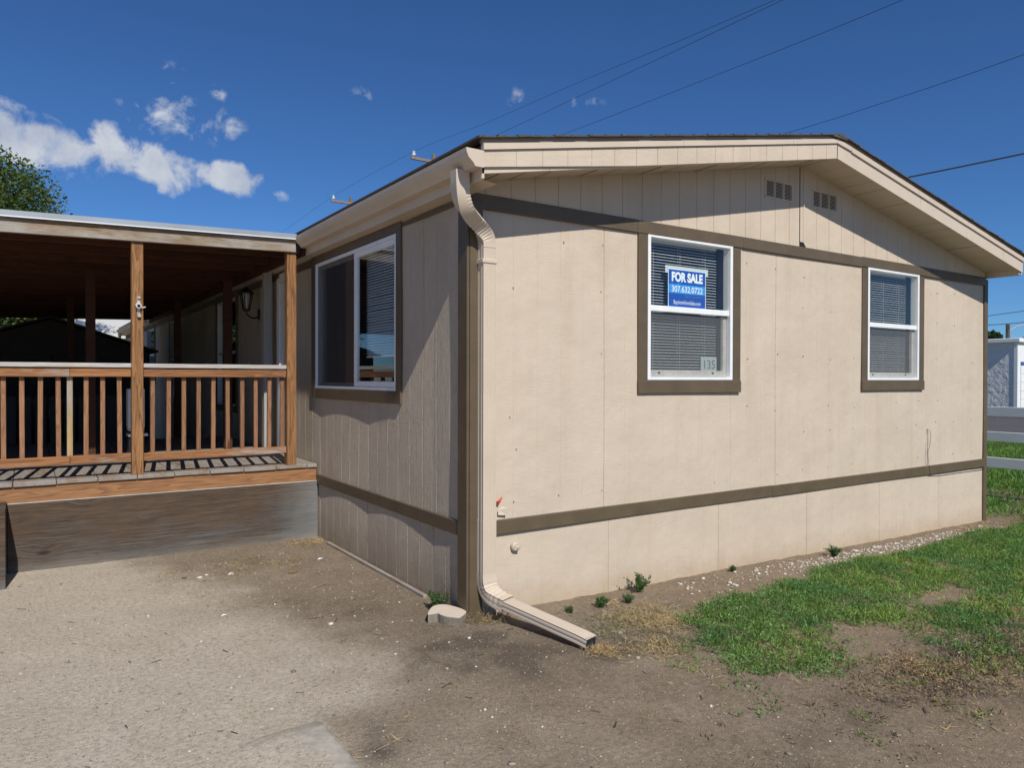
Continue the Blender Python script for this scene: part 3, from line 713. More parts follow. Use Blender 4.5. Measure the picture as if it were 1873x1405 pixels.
# soffit with panel joints
b = MB()
for side in (0, 1):
    xs = np.linspace(-.1, RX, 19) if side == 0 else np.linspace(RX, WID+.06, 19)
    for a, c in zip(xs[:-1], xs[1:]):
        dz = random.uniform(0, .003)
        b.quad((a+.002, OH+.015, rk(a)+.012-dz), (c-.004, OH+.015, rk(c)+.012-dz), (c-.004, .01, rk(c)+.012-dz), (a+.002, .01, rk(a)+.012-dz))
        b.quad((c-.004, OH+.015, rk(c)+.022), (c+.004, OH+.015, rk(c)+.022), (c+.004, .01, rk(c)+.022), (c-.004, .01, rk(c)+.022))
b.build('rake_soffit', M['soffit'], home)
# long eave: fascia, soffit
b = MB(); b.box(-.112, -.092, OH+.016, LEN+.1, 2.795, 2.965, .003); b.build('eave_fascia', M['tan'], home)
b = MB(); b.quad((-.093, OH+.05, 2.800), (.02, OH+.05, 2.788), (.02, LEN, 2.788), (-.093, LEN, 2.800)); b.build('eave_soffit', M['soffit'], home)
b = MB(); b.box(WID+.01, WID+.095, OH+.02, LEN, 2.80, 2.96, .003); b.build('eave_fascia', M['tan'], home)
# shingle courses
b = MB(); EX = .143
def rz(x): return 3.735-.1906*abs(x-RX)
for side in (-1, 1):
    x = RX; k = 0
    end = 3.71 if side < 0 else 3.78
    while abs(x-RX) < end:
        x2 = x+side*EX
        if abs(x2-RX) > end: x2 = RX+side*end
        yf = OH-.028-random.uniform(0, .012); th = .011
        xa, xb = (x-side*.04, x2)
        za, zb_ = rz(xa)-.002, rz(xb)+th*.9
        P = [(xa, za), (xb, zb_), (xb, zb_-th-.003), (xa, za-.004)]
        b.prism(P, 'y', yf, LEN+.35)
        x += side*EX; k += 1
b.prism([(RX-.16, rz(RX-.16)+.008), (RX, rz(RX)+.010), (RX+.16, rz(RX+.16)+.008), (RX+.16, rz(RX+.16)-.005), (RX-.16, rz(RX-.16)-.005)], 'y', OH-.032, LEN+.35)
b.build('shingle_roof', M['roofing'], home)
b = MB(); b.prism([(-.10, rk(-.1)+.12), (RX, rk(RX)+.183), (WID+.06, rk(WID+.06)+.12), (WID+.06, rk(WID+.06)+.165), (RX, rk(RX)+.188), (-.10, rk(-.1)+.165)], 'y', OH+.03, LEN+.3); b.build('roof_sheathing', M['sheath'], home)

# K-style gutter
def gutter(mb, y0, y1, cap=True):
    P = [(-.113, 2.958), (-.113, 2.856), (-.175, 2.856), (-.190, 2.878), (-.222, 2.905), (-.236, 2.936), (-.238, 2.958), (-.226, 2.958)]
    ys = list(np.arange(y0, y1, 1.0))+[y1]
    Q = P+[(p[0]+(.002 if p[0] < -.12 else -.002), p[1]+.002) for p in P[::-1]]
    i0 = len(mb.v); n = len(Q)
    for yy in ys:
        dz = .004*math.sin(yy*1.1); [mb.v.append((p[0], yy, p[1]+dz)) for p in Q]
    for a in range(len(ys)-1):
        for k in range(n): q = i0+a*n; mb.f.append((q+k, q+(k+1) % n, q+n+(k+1) % n, q+n+k))
    if cap:
        for yy in (y0, y1): mb.quad(*[(p[0], yy, p[1]+.004*math.sin(yy*1.1)) for p in P[:-1]])
b = MB(); gutter(b, -.385, 2.955); b.build('gutter', M['tan'], home)
b = MB(); gutter(b, 13.95, LEN+.1); b.build('gutter', M['tan'], home)

# fluted downspout, swept
def spout(mb, pts, w=.100, d=.074, crimps=(), fl=.0045):
    """rectangular fluted tube following pts; at crimps the inner side of the bend is folded in"""
    prof = []; nf = 6
    for k in range(nf*4+1):
        f = k/(nf*4); prof.append((-w/2+w*f, -d/2+(fl if (k % 4) in (1, 2) and 1 < k < nf*4-1 else 0)))
    prof += [(w/2-(fl if j in (1, 4) else 0), -d/2+d*j/6) for j in range(1, 7)]
    for k in range(1, nf*4+1):
        f = k/(nf*4); prof.append((w/2-w*f, d/2-(fl if (k % 4) in (1, 2) and 1 < k < nf*4-1 else 0)))
    prof += [(-w/2+(fl if j in (1, 4) else 0), d/2-d*j/6) for j in range(1, 6)]
    n = len(prof); P = [Vector(p) for p in pts]; N = len(P); i0 = len(mb.v)
    for k, p in enumerate(P):
        a_, c_ = P[max(k-1, 0)], P[min(k+1, N-1)]; t = (c_-a_).normalized()
        wa_ = SPW(k/(N-1), t); wa_ = (wa_-t*wa_.dot(t)).normalized(); da = t.cross(wa_)
        kv = (P[min(k+2, N-1)]-p).normalized()-(p-P[max(k-2, 0)]).normalized() if crimps else Vector((0, 0, 0))
        kv = kv.normalized() if kv.length > 1e-4 else kv
        for a, c in prof:
            q = wa_*a+da*c
            inner = min(1.0, max(0.0, q.normalized().dot(kv)+.45)) if k in crimps else 0
            mb.v.append(tuple(p+q*(1-.10*inner)-kv*inner*.007*0))
    for k in range(N-1):
        for j in range(n): q = i0+k*n; mb.f.append((q+j, q+(j+1) % n, q+n+(j+1) % n, q+n+j))
def bez(p0, p1, p2, p3, n):
    p0, p1, p2, p3 = map(Vector, (p0, p1, p2, p3))
    return [p0*(1-t)**3+p1*3*t*(1-t)**2+p2*3*t*t*(1-t)+p3*t**3 for t in [k/n for k in range(n+1)]]
# top offset elbows
DX, DY = .112, -.055
path = bez((-.185, -.215, 2.862), (-.185, -.215, 2.70), (-.165, -.20, 2.665), (-.07, -.145, 2.62), 30)+bez((-.07, -.145, 2.62), (.03, -.09, 2.572), (DX, DY, 2.55), (DX, DY, 2.44), 30)[1:]
SPW = lambda f, t: Vector((1, 0, .0))
cr = [k for k in range(9, 56) if k % 3 == 0 and not 25 < k < 36]
ds = MB(); spout(ds, path, .094, .074, cr, .0)
dso = ds.build('downspout_elbow', M['tan'], home)
ds = MB(); spout(ds, [(DX, DY, z) for z in (2.46, 1.5, .65)], .1, .074); spout(ds, [(DX, DY, z) for z in (.655, .27)], .104, .078); dmain = ds.build('downspout', M['tan'], home)
ds = MB(); ds.box(DX-.058, DX+.056, DY-.042, .0, 2.335, 2.362, .003); ds.box(DX+.05, DX+.075, -.02, -.012, 2.335, 2.362, .001); ds.build('strap', M['tan'], dmain)
path = bez((DX, DY, .30), (DX, DY, .17), (DX+.015, DY-.02, .145), (DX+.06, DY-.16, .118), 16)
ds = MB(); spout(ds, path, .108, .082, [k for k in range(3, 15) if k % 2 == 0], .002); ds.build('downspout_elbow', M['tan'], home)
e0 = Vector(path[-1]); e1 = Vector((.325, -.875, .045))
path = [e0+(e1-e0)*f for f in (-.03, .3, .6, .9, 1.0)]
path[-1].z -= .004
ds = MB(); spout(ds, path, .096, .054, (), .003); ex = ds.build('downspout_extension', M['tan'], home)
# crushed outlet
ds = MB(); ds.quad(e1+Vector((-.045, -.002, .024)), e1+Vector((.045, .010, .024)), e1+Vector((.040, .008, -.026)), e1+Vector((-.040, -.004, -.026))); ds.build('outlet_opening', M['dark'], ex)
# far-end downspout
ds = MB(); ds.tube([(-.18, LEN-.2, 2.86), (-.18, LEN-.2, 2.7), (-.10, LEN-.2, 2.5), (-.06, LEN-.2, 2.3), (-.06, LEN-.2, 0)], .045, 8); ds.build('downspout', M['tan'], home)
# small fittings on the end wall
b = MB(); b.tube([(.376, .006, .425), (.376, -.014, .425), (.376, -.022, .425)], [.034, .032, .024], 20); b.tube([(.388, -.02, .418), (.388, -.032, .414)], [.014, .012], 12); b.tube([(.362, -.018, .43), (.362, -.026, .43)], [.009, .008], 10); b.build('utility_cover', M['tan'], home)
b = MB(); b.quad((.235, -.004, .655), (.30, -.010, .648), (.305, -.022, .700), (.262, -.008, .712), (.236, -.004, .69)); b.build('torn_patch', M['paint_block'], home)
b = MB(); b.tube([(.215, -.004, .742), (.235, -.018, .748), (.262, -.010, .775)], [.006, .011, .004], 6); b.build('tape_scrap', M['red'], home)
b = MB(); cw = [(5.862, .004, 1.03), (5.90, -.01, 1.02), (5.935, -.012, .96), (5.93, -.01, .90), (5.875, -.008, .82), (5.855, -.008, .74), (5.865, -.02, .63), (5.88, -.022, .545)]
b.tube(bez(cw[0], cw[1], cw[2], cw[4], 12)+bez(cw[4], (5.84, -.008, .77), (5.85, -.01, .70), cw[7], 10)[1:], .0022, 6); b.tube([(5.862, .004, 1.03), (5.845, -.008, .85), (5.83, -.016, .63)], .0022, 6); b.tube([(5.88, -.02, .535), (6.1, -.02, .520), (6.5, -.02, .522), (7.16, -.02, .515)], .004, 6)
b.build('loose_cable', M['wire'], home)

# door under the porch roof
d = MB(); d.box(-.004, .03, 3.78, 4.24, .78, 2.66, .004)
do = d.build('door', M['vinyl'], home)
d = MB()
for z0_, z1_ in ((.95, 1.55), (1.7, 2.5)):
    for y0_, y1_ in ((3.82, 3.97), (4.02, 4.16)): d.box(-.008, 0, y0_, y1_, z0_, z1_, .003)
d.build('door_panel', M['vinyl'], do)
d = MB(); d.tube([(-.004, 4.17, 1.65), (-.05, 4.17, 1.65)], .012, 10); d.tube([(-.045, 4.17, 1.65), (-.075, 4.17, 1.65)], [.028, .024], 12); d.build('handle', M['rust'], do)
d = MB(); d.box(-.02, .02, 4.245, 4.34, .74, 2.72, .003); d.box(-.02, .02, 3.70, 3.775, .74, 2.72, .003); d.box(-.02, .02, 3.776, 4.244, 2.665, 2.76, .003); d.build('door_frame', M['vinyl'], do)

# ------------------------------------------------------------------ sign and number card in the window
def text_obj(txt, size, x, z, y, mat_, parent, bold=0.0, align='LEFT', sx=1.0):
    cu = bpy.data.curves.new('lettering', 'FONT'); cu.body = txt; cu.size = size; cu.offset = bold; cu.align_x = align; cu.fill_mode = 'FRONT'
    cu.extrude = .0004
    tmp = bpy.data.objects.new('tmp', cu); COL.objects.link(tmp)
    bpy.context.view_layer.update()
    me = bpy.data.meshes.new_from_object(tmp.evaluated_get(bpy.context.evaluated_depsgraph_get())); bpy.data.objects.remove(tmp); bpy.data.curves.remove(cu)
    vs = [v.co.copy() for v in me.vertices]
    w_ = max(v.x for v in vs)-min(v.x for v in vs); x0 = min(v.x for v in vs)
    off = Vector((0, 0, 0)); P = parent
    while P is not None: off += P.location; P = P.parent
    k = sx/w_ if sx != 1.0 else 1.0
    for v in me.vertices: v.co = Vector((x+(v.co.x-x0)*k, y-v.co.z, z+v.co.y))-off
    me.materials.clear(); me.materials.append(mat_)
    o = bpy.data.objects.new('lettering', me); COL.objects.link(o); o.parent = parent; return o
SY = .0255
X0, X1, ZA, ZB = 1.872, 2.300, 2.165, 2.462
sign = thing('for_sale_sign', ((X0+X1)/2, SY, ZA), 'blue and white FOR SALE sign taped inside the left front window', 'sign')
b = MB(); b.box(X0, X1, SY, SY+.0015, ZA-.02, ZB); b.build('panel', M['signblue'], sign)
b = MB(); b.box(X0+.001, X1-.001, SY-.001, SY-.0002, 2.272, 2.345); b.build('light_stripe', M['signcyan'], sign)
b = MB(); b.box(X0-.006, X0-.0005, SY, SY+.0012, ZA-.02, ZB+.006); b.box(X1+.0005, X1+.006, SY, SY+.0012, ZA-.02, ZB+.006); b.box(X0-.006, X1+.006, SY-.0001, SY+.0012, ZB+.0005, ZB+.007); b.build('border', M['signwhite'], sign)
b = MB(); b.box(X0-.035, X1+.035, SY+.003, SY+.004, ZB-.03, ZB+.030); b.build('tape_strip', M['paper'], sign)
text_obj('FOR SALE', .098, X0+.032, 2.372, SY-.002, M['signwhite'], sign, .0050, sx=.362)
text_obj('307.632.0722', .070, X0+.032, 2.284, SY-.002, M['signwhite'], sign, .0008, sx=.362)
text_obj('Buy this, Own a Home!', .030, X0+.19, 2.243, SY-.002, M['signgrey'], sign, 0, sx=.20)
text_obj('BayshoreHomeSales.com', .046, X0+.055, 2.186, SY-.002, M['signwhite'], sign, .0, sx=.315)
b = MB(); pts = [(X0+.03+.115*f, 2.352-.010*math.sin(f*math.pi*1.4)) for f in [k/12 for k in range(13)]]
for (a, c), (e, f_) in zip(pts[:-1], pts[1:]): b.quad((a, SY-.0015, c-.003), (e, SY-.0015, f_-.003), (e, SY-.0015, f_+.003), (a, SY-.0015, c+.003))
b.build('swoosh', M['signcyan'], sign)
card = thing('number_card', (2.38, .075, 1.65), 'pale green card reading 135 in the lower left front window', 'card')
b = MB(); b.box(2.305, 2.500, .075, .077, 1.632, 1.765); b.build('card', M['paper'], card)
text_obj('135', .105, 2.345, 1.665, .0735, M['numgrey'], card, .001, sx=.135)

# ------------------------------------------------------------------ porch
porch = thing('porch', (-2.4, 5.4, 0), 'stained wooden porch with baluster railing and weathered roof beam beside the home', 'porch')
def zt(x): return 2.865+.027*(x+2.59)      # top of the roof beam, dropping away from the house
POSTS = [(-1.653, 2.985, .724), (-.302, 2.985, .724), (-3.95, 2.985, .724)]
for px_, py_, pz_ in POSTS:
    b = MB(); b.box(px_, px_+.092, py_, py_+.09, pz_, zt(px_)-.115, .004); b.build('post', M['post'], porch)
for px_, py_ in ((-1.88, 5.0), (-.45, 5.0), (-1.93, 8.2), (-.5, 8.2), (-1.95, 13.4), (-4.0, 5.0), (-4.0, 8.2), (-4.0, 13.4), (-.45, 13.4), (-7.4, 3.0), (-7.4, 8.2), (-7.4, 13.4)):
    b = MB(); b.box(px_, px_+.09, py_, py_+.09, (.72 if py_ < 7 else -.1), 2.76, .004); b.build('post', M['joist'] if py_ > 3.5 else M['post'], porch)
def xb(x0, x1, y0, y1, zf0, zf1, bev=.003):
    mb = MB(); mb.box(x0, x1, y0, y1, 0, 1, bev if bev < .01 else .003)
    n = []
    for (x, y, z) in mb.v:
        zz0, zz1 = zf0(x), zf1(x)
        e = bev/max(1e-6, (zz1-zz0))
        z = 0 if z < .002 else 1 if z > .998 else (min(z, .5) if z < .5 else z)
        n.append((x, y, zz0+(zz1-zz0)*(z if z in (0, 1) else (e if z < .5 else 1-e))))
    mb.v = n; return mb
xb(-7.6, -.222, 2.958, 2.996, lambda x: zt(x)-.122, lambda x: zt(x)+.004).build('roof_beam', M['beam'], porch)
for k in range(18):
    y = 3.55+k*.595
    if y > 13.8: break
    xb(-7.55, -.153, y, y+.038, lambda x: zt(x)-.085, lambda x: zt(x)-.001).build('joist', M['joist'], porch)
xb(-.152, -.1125, 3.0, 13.9, lambda x: 2.79, lambda x: 2.925).build('ledger', M['joist'], porch)
xb(-7.6, -.1125, 3.0, 13.85, lambda x: zt(x)+.0, lambda x: zt(x)+.012).build('roof_sheathing', M['sheath'], porch)  # roof runs on left, out of view, to darken the porch
xb(-7.62, -.224, 2.93, 13.87, lambda x: zt(x)+.046, lambda x: zt(x)+.050, .001).build('metal_roof', M['flash'], porch)
xb(-7.62, -.224, 2.928, 2.932, lambda x: zt(x)+.004, lambda x: zt(x)+.052, .001).build('drip_flashing', M['flash'], porch)
xb(-7.62, -.224, 2.922, 2.936, lambda x: zt(x)-.002, lambda x: zt(x)+.006, .001).build('flashing_lip', M['vinyl'], porch)
b = MB(); b.box(-.222, -.185, 2.962, 2.995, 2.80, 2.92, .002); b.build('beam_bracket', M['black'], porch)
b = MB(); b.box(-7.58, -7.55, 3.0, 13.85, -.1, 2.70, .002); b.build('unseen_shade_panel', M['joist'], porch)  # added out of view to keep sky light off the porch wall
# floor
b = MB(); x = -4.31; k = 0
while x < -.02:
    x2 = min(x+.295, -.012); yo = random.uniform(-.004, .006)
    b.box(x, x2, 2.962+yo, 7.0, .690+random.uniform(-.001, .002), .7265+random.uniform(-.002, .002), .004); x += .3
b.build('deck_boards', M['deck'], porch)
b = MB(); b.box(-4.3, -.012, 2.984, 3.02, .556, .688, .003); b.build('rim_board', M['rim'], porch)
b = MB(); b.box(-4.3, -4.265, 3.02, 7.0, .556, .688, .003); b.build('rim_board', M['rim'], porch)
b = MB(); b.box(-2.548, -.004, 2.966, 2.981, -.07, .553, .001); b.build('skirt_panel', M['ply'], porch)
b = MB(); b.box(-2.548, -.004, 2.9655, 2.9835, .5535, .5575); b.build('sunlit_panel_edge', M['plyedge_lit'], porch)  # pale strip paints the sunlight on the plywood's top edge
b = MB(); b.box(-4.3, -2.552, 2.46, 2.475, -.05, .55, .002); b.box(-2.570, -2.553, 2.476, 2.964, -.05, .55, .002); b.box(-4.3, -2.553, 2.459, 2.964, .5505, .58, .002); b.build('step_box', M['ply'], porch)
# railing
RY0, RY1 = 3.0, 3.038
def rails(x0, x1, joints, wob):
    for a, c in zip([x0]+joints, joints+[x1]):
        d = random.uniform(-.003, .003)
        b = MB(); b.box(a+.001, c-.001, RY0, RY1, 1.586+d, 1.655+d, .004); b.build('top_rail', M['rail'], porch)
        b = MB(); b.box(a+.001, c-.001, RY0+d, RY1+d, .846+d, .922+d-wob, .004); b.build('bottom_rail', M['rail'], porch)
    b = MB(); b.box(x0, x1, RY0-.012, RY1+.052, 1.664, 1.703, .005); b.build('cap_rail', M['cap'], porch)
rails(-3.856, -1.655, [-2.115], .003); rails(-1.559, -.304, [], .010)
for k, xx in enumerate([-3.72, -3.59, -3.46, -3.34, -3.21, -3.08, -2.955, -2.83, -2.70, -2.575, -2.450, -2.324, -2.196, None, -1.995, -1.871, -1.742, -1.481, -1.350, -1.223, -1.097, -.969, -.841, -.709, -.584, -.456, -.335]):
    if xx is None:
        b = MB(); b.box(-2.135, -2.093, RY1+.001, RY1+.04, .855, 1.655, .003); o = b.build('baluster', M['yellow_wood'], porch); o['label'] = 'yellow weathered baluster at the rail joint'; continue
    b = MB(); lean = random.uniform(-.006, .006); b.box(xx-.018, xx+.018, RY1+.001, RY1+.038, .850, 1.65, .003)
    b.v = [(v[0]+lean*(v[2]-1.2), v[1], v[2]) for v in b.v]; b.build('baluster', M['baluster'], porch)
# grey painted post by the door
b = MB(); b.box(-.14, -.05, 4.42, 4.51, .725, 2.80, .004); b.build('post', M['grey_wood'], porch)['label'] = 'grey painted post beside the door'

# metal latch bracket on the front post
fit = thing('metal_bracket', (-1.60, 2.985, 2.21), 'weathered metal bracket with a round socket screwed to the middle porch post', 'bracket')
b = MB(); b.box(-1.612, -1.584, 2.974, 2.9845, 2.135, 2.290, .004); b.box(-1.610, -1.586, 2.955, 2.975, 2.27, 2.287, .003); b.build('plate', M['rust'], fit)
b = MB(); b.tube([(-1.602, 2.977, 2.21), (-1.602, 2.935, 2.205)], [.026, .022], 18); b.build('socket', M['vinyl_dirty'], fit, True)
b = MB(); b.tube([(-1.602, 2.936, 2.205), (-1.602, 2.9335, 2.205)], .014, 14); b.build('bore', M['dark'], fit)
b = MB(); b.tube([(-1.597, 2.978, 2.125), (-1.597, 2.955, 2.122)], [.014, .015], 14); b.tube([(-1.58, 2.97, 2.19), (-1.545, 2.965, 2.20)], .004, 8); b.build('bolt', M['rust'], fit)

# wall lantern
lan = thing('wall_lantern', (-.02, 5.18, 2.38), 'black carriage lantern on a curved arm on the shaded wall under the porch', 'lantern')
b = MB(); b.box(-.012, .0, 5.14, 5.22, 2.30, 2.44, .005); b.tube([(-.01, 5.18, 2.34), (-.06, 5.18, 2.32), (-.11, 5.18, 2.33), (-.15, 5.18, 2.37), (-.155, 5.18, 2.41)], .011, 8); b.build('arm', M['black'], lan)
b = MB(); cx, cy = -.155, 5.18
for k in range(6):
    a = math.pi/3*k; b.tube([(cx+.042*math.cos(a), cy+.042*math.sin(a), 2.43), (cx+.078*math.cos(a), cy+.078*math.sin(a), 2.62)], .006, 5)
b.tube([(cx, cy, 2.40), (cx, cy, 2.415), (cx, cy, 2.43)], [.02, .045, .048], 6); b.tube([(cx, cy, 2.615), (cx, cy, 2.63), (cx, cy, 2.67), (cx, cy, 2.69), (cx, cy, 2.71)], [.09, .092, .05, .02, .006], 6); b.build('cage', M['black'], lan)
b = MB(); b.tube([(cx, cy, 2.435), (cx, cy, 2.615)], [.038, .072], 6, False); b.build('glass', M['lampglass'], lan)
b = MB(); b.tube([(cx, cy, 2.43), (cx, cy, 2.50), (cx, cy, 2.56)], [.011, .012, .006], 8); b.build('bulb', M['porcelain'], lan)

# slim white cabinet behind the post
ch = thing('slim_cabinet', (-1.39, 4.95, .727), 'slim white cabinet on short legs mostly hidden behind the middle porch post', 'cabinet')
b = MB(); b.box(-1.487, -1.32, 4.90, 5.08, 1.02, 1.455, .008); b.build('body', M['vinyl'], ch)
b = MB(); b.box(-1.480, -1.325, 4.905, 5.075, .985, 1.02, .002); b.build('plinth', M['stucco'], ch)
b = MB(); b.box(-1.487, -1.29, 4.88, 5.10, .925, .955, .004); b.build('foot_shelf', M['vinyl'], ch)
for sx_, sy_ in ((-1.48, 4.91), (-1.34, 4.91), (-1.48, 5.05), (-1.34, 5.05)):
    b = MB(); b.box(sx_, sx_+.02, sy_, sy_+.02, .727, .924, .003); b.build('leg', M['black'], ch)
    b = MB(); b.box(sx_, sx_+.02, sy_, sy_+.02, .956, .984, .003); b.build('leg', M['black'], ch)

# ------------------------------------------------------------------ shed under the carport, neighbours
sh = thing('garden_shed', (-2.1, 11.5, 0), 'dark gabled shed standing in the shade under the porch roof', 'shed')
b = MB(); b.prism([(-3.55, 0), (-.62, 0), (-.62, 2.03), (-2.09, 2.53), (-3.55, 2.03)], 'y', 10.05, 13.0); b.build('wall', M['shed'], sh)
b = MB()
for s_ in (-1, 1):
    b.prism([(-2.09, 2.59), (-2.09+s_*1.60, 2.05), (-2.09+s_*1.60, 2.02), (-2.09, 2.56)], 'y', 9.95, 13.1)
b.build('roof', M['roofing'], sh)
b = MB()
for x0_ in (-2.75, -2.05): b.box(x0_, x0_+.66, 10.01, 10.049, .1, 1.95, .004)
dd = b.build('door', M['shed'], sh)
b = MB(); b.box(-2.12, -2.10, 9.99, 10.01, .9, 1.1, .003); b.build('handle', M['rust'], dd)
# slatted skirting / low panels beside the shed
fp = thing('lattice_panel', (-2.4, 7.6, 0), 'low dark slatted screen standing behind the porch floor', 'screen')
b = MB(); x = -4.2
while x < -1.2: b.box(x, x+.13, 7.6, 7.62, .0, 1.32, .002); x += .17
b.build('slats', M['shed'], fp)
b = MB(); b.box(-4.2, -1.2, 7.62, 7.66, .2, .28, .002); b.box(-4.2, -1.2, 7.62, 7.66, 1.2, 1.28, .002); b.build('rail', M['joist'], fp)

nb = thing('neighbour_house', (0, 33, 0), 'white sided house with a pale roof glimpsed beyond the porch', 'house')
b = MB(); b.box(-4.2, 6, 30.5, 38, -.2, 3.35)
for k in range(14): b.box(-4.21, 6.01, 30.485, 30.52, .25*k, .25*k+.235, .004)
b.build('wall', M['white_wall'], nb)
b = MB(); b.prism([(30.0, 3.33), (34.2, 4.35), (38.5, 3.33), (38.5, 3.2), (34.2, 4.2), (30.0, 3.2)], 'x', -4.7, 6.5); b.build('roof', M['vinyl_dirty'], nb)
b = MB(); b.box(-2.6, -1.5, 30.45, 30.486, 1.2, 2.5, .01); b.build('window', M['blue'], nb)

ga = thing('garage_building', (54, 25, -.1), 'grey stucco garage building with a white front across the street', 'garage')
b = MB(); b.box(46.1, 66, 15.25, 34, -.2, 3.75); b.build('wall', M['stucco'], ga)
b = MB(); b.box(46.06, 66.05, 15.05, 15.245, -.2, 3.75); b.build('front_wall', M['white_wall'], ga)
b = MB(); b.box(45.85, 66.2, 14.85, 34.2, 3.755, 4.0, .03); b.build('cornice', M['white_wall'], ga)
b = MB(); b.box(46.45, 50.4, 14.98, 15.06, 2.42, 2.62, .01); b.build('lintel', M['blue'], ga)
b = MB()
for k in range(5): b.box(46.45, 50.4, 15.0, 15.048, -.1+.5*k, .385+.5*k, .01)
b.build('garage_door', M['white_wall'], ga)

# white rail fence, post by post
fen = thing('rail_fence', (9.5, 3, -.16), 'white three-rail vinyl fence along the lawn beside the street', 'fence')
for k, yy in enumerate((-14, -11.6, -9.2, -6.8, -4.4, -2.0, 2.2, 4.6, 7.0, 9.4, 11.8, 14.2, 16.6, 19.0)):
    b = MB(); b.box(9.43, 9.57, yy, yy+.13, -.3, 1.24, .006); b.box(9.415, 9.585, yy-.015, yy+.145, 1.24, 1.27, .008); b.build('post', M['stucco_fence'], fen)
for z0_, z1_ in ((1.035, 1.175), (.665, .805), (.275, .425)):
    b = MB(); b.box(9.48, 9.52, -14, 19.1, z0_, z1_, .004); b.build('rail', M['stucco_fence'], fen)

# ------------------------------------------------------------------ poles and wires
def pole(name, x, y, zarm, label):
    p = thing(name, (x, y, -.2), label, 'utility pole', 'utility poles behind the home')
    b = MB(); b.tube([(x, y+.2, -.3), (x, y+.2, zarm+.45)], .16, 12, True, .10); b.build('pole', M['polewood'], p)
    b = MB(); b.box(x-1.35, x+1.35, y-.06, y+.06, zarm-.06, zarm+.07, .01); b.build('crossarm', M['armwood'], p)
    for q in (x-1.2, x+.79, x+1.2):
        b = MB(); b.tube([(q, y, zarm+.06), (q, y, zarm+.14), (q, y, zarm+.15), (q, y, zarm+.22), (q, y, zarm+.24), (q, y, zarm+.34), (q, y, zarm+.37)], [.03, .03, .10, .095, .055, .085, .03], 12); b.build('insulator', M['porcelain'], p, True)
pole('utility_pole', 14.70, 28.56, 12.43, 'wooden pole with insulators, nearer of two behind the roof')
pole('utility_pole', 14.70, 39.9, 12.60, 'wooden pole with insulators, farther of two behind the roof')
def smooth_path(pts, n=10):
    P = [Vector(p) for p in pts]; P = [P[0]*2-P[1]]+P+[P[-1]*2-P[-2]]; o = []
    for i in range(1, len(P)-2):
        for k in range(n):
            t = k/n; a, b_, c, d = P[i-1:i+3]
            o.append(.5*((2*b_)+(c-a)*t+(2*a-5*b_+4*c-d)*t*t+(3*b_-a-3*c+d)*t**3))
    return o+[P[-2]]
def wire(pts, r, label):
    b = MB(); b.tube(smooth_path(pts), r, 5, False); b.top('power_line', M['wire'], label, 'cable', loc=pts[0], group='overhead cables')
wire([(13.5, 64, 12.7), (13.5, 50.3, 12.55), (13.5, 39.9, 12.92), (13.5, 28.56, 12.76), (13.5, 21.9, 12.22), (13.5, 15.36, 11.82), (13.5, 9.8, 11.40), (13.5, 2, 11.0), (13.5, -12, 10.9)], .0065, 'topmost thin power line running over the roof from the nearer insulator')
wire([(15.49, 64, 13.0), (15.49, 54.2, 13.0), (15.49, 39.9, 12.95), (15.49, 28.56, 12.80), (15.49, 17.3, 12.55), (15.49, 11.5, 12.42), (15.49, 4, 12.3), (15.49, -12, 12.3)], .008, 'second power line just below the topmost one over the roof')
wire([(16.69, 40, 13.1), (16.69, 28.5, 12.45), (16.69, 20.8, 12.03), (16.69, 12.6, 11.70), (16.69, 6.2, 11.52), (16.69, -4, 11.5), (16.69, -14, 11.8)], .008, 'third power line rising from the middle of the roof')
wire([(20, 22, 10.6), (20, 12.2, 10.30), (20, 8.8, 10.27), (20, 4.6, 10.36), (20, -3, 10.8), (20, -14, 11.6)], .009, 'thin power line leaving the roof peak towards the right')
wire([(33, 43, 12.3), (36.6, 22.9, 12.5), (37.6, 17.4, 12.6), (38.6, 11.9, 12.74), (40.6, 1, 13.1), (42.5, -10, 13.6)], .045, 'thick service cable slanting off the right roof slope')
wire([(62, 10, 6.9), (63.5, 18, 6.55), (64.8, 23.2, 6.15), (70, 35, 6.6)], .03, 'low street cable above the garage on the far right')
wire([(30, 2.2, 4.9), (31.5, 10.0, 4.3), (34, 17, 4.2), (42, 33, 4.6)], .012, 'thin cable crossing the sky right of the far corner')
sp = thing('street_light_pole', (64.8, 23.2, -.2), 'dark pole with a curved street light arm above the garage', 'street light')
b = MB(); b.tube([(64.8, 23.2, -.3), (64.8, 23.2, 6.1)], .18, 12, True, .15); b.build('pole', M['bark'], sp)
b = MB(); b.tube([(64.85, 23.1, 5.6), (65.4, 22.8, 5.95), (66.4, 22.2, 6.15), (67.4, 21.6, 6.15)], .05, 8); b.build('arm', M['flash'], sp)
b = MB(); b.tube([(67.2, 21.7, 6.13), (67.7, 21.4, 6.12), (68.2, 21.1, 6.08)], [.06, .14, .06], 8); b.build('lamp_head', M['flash'], sp)

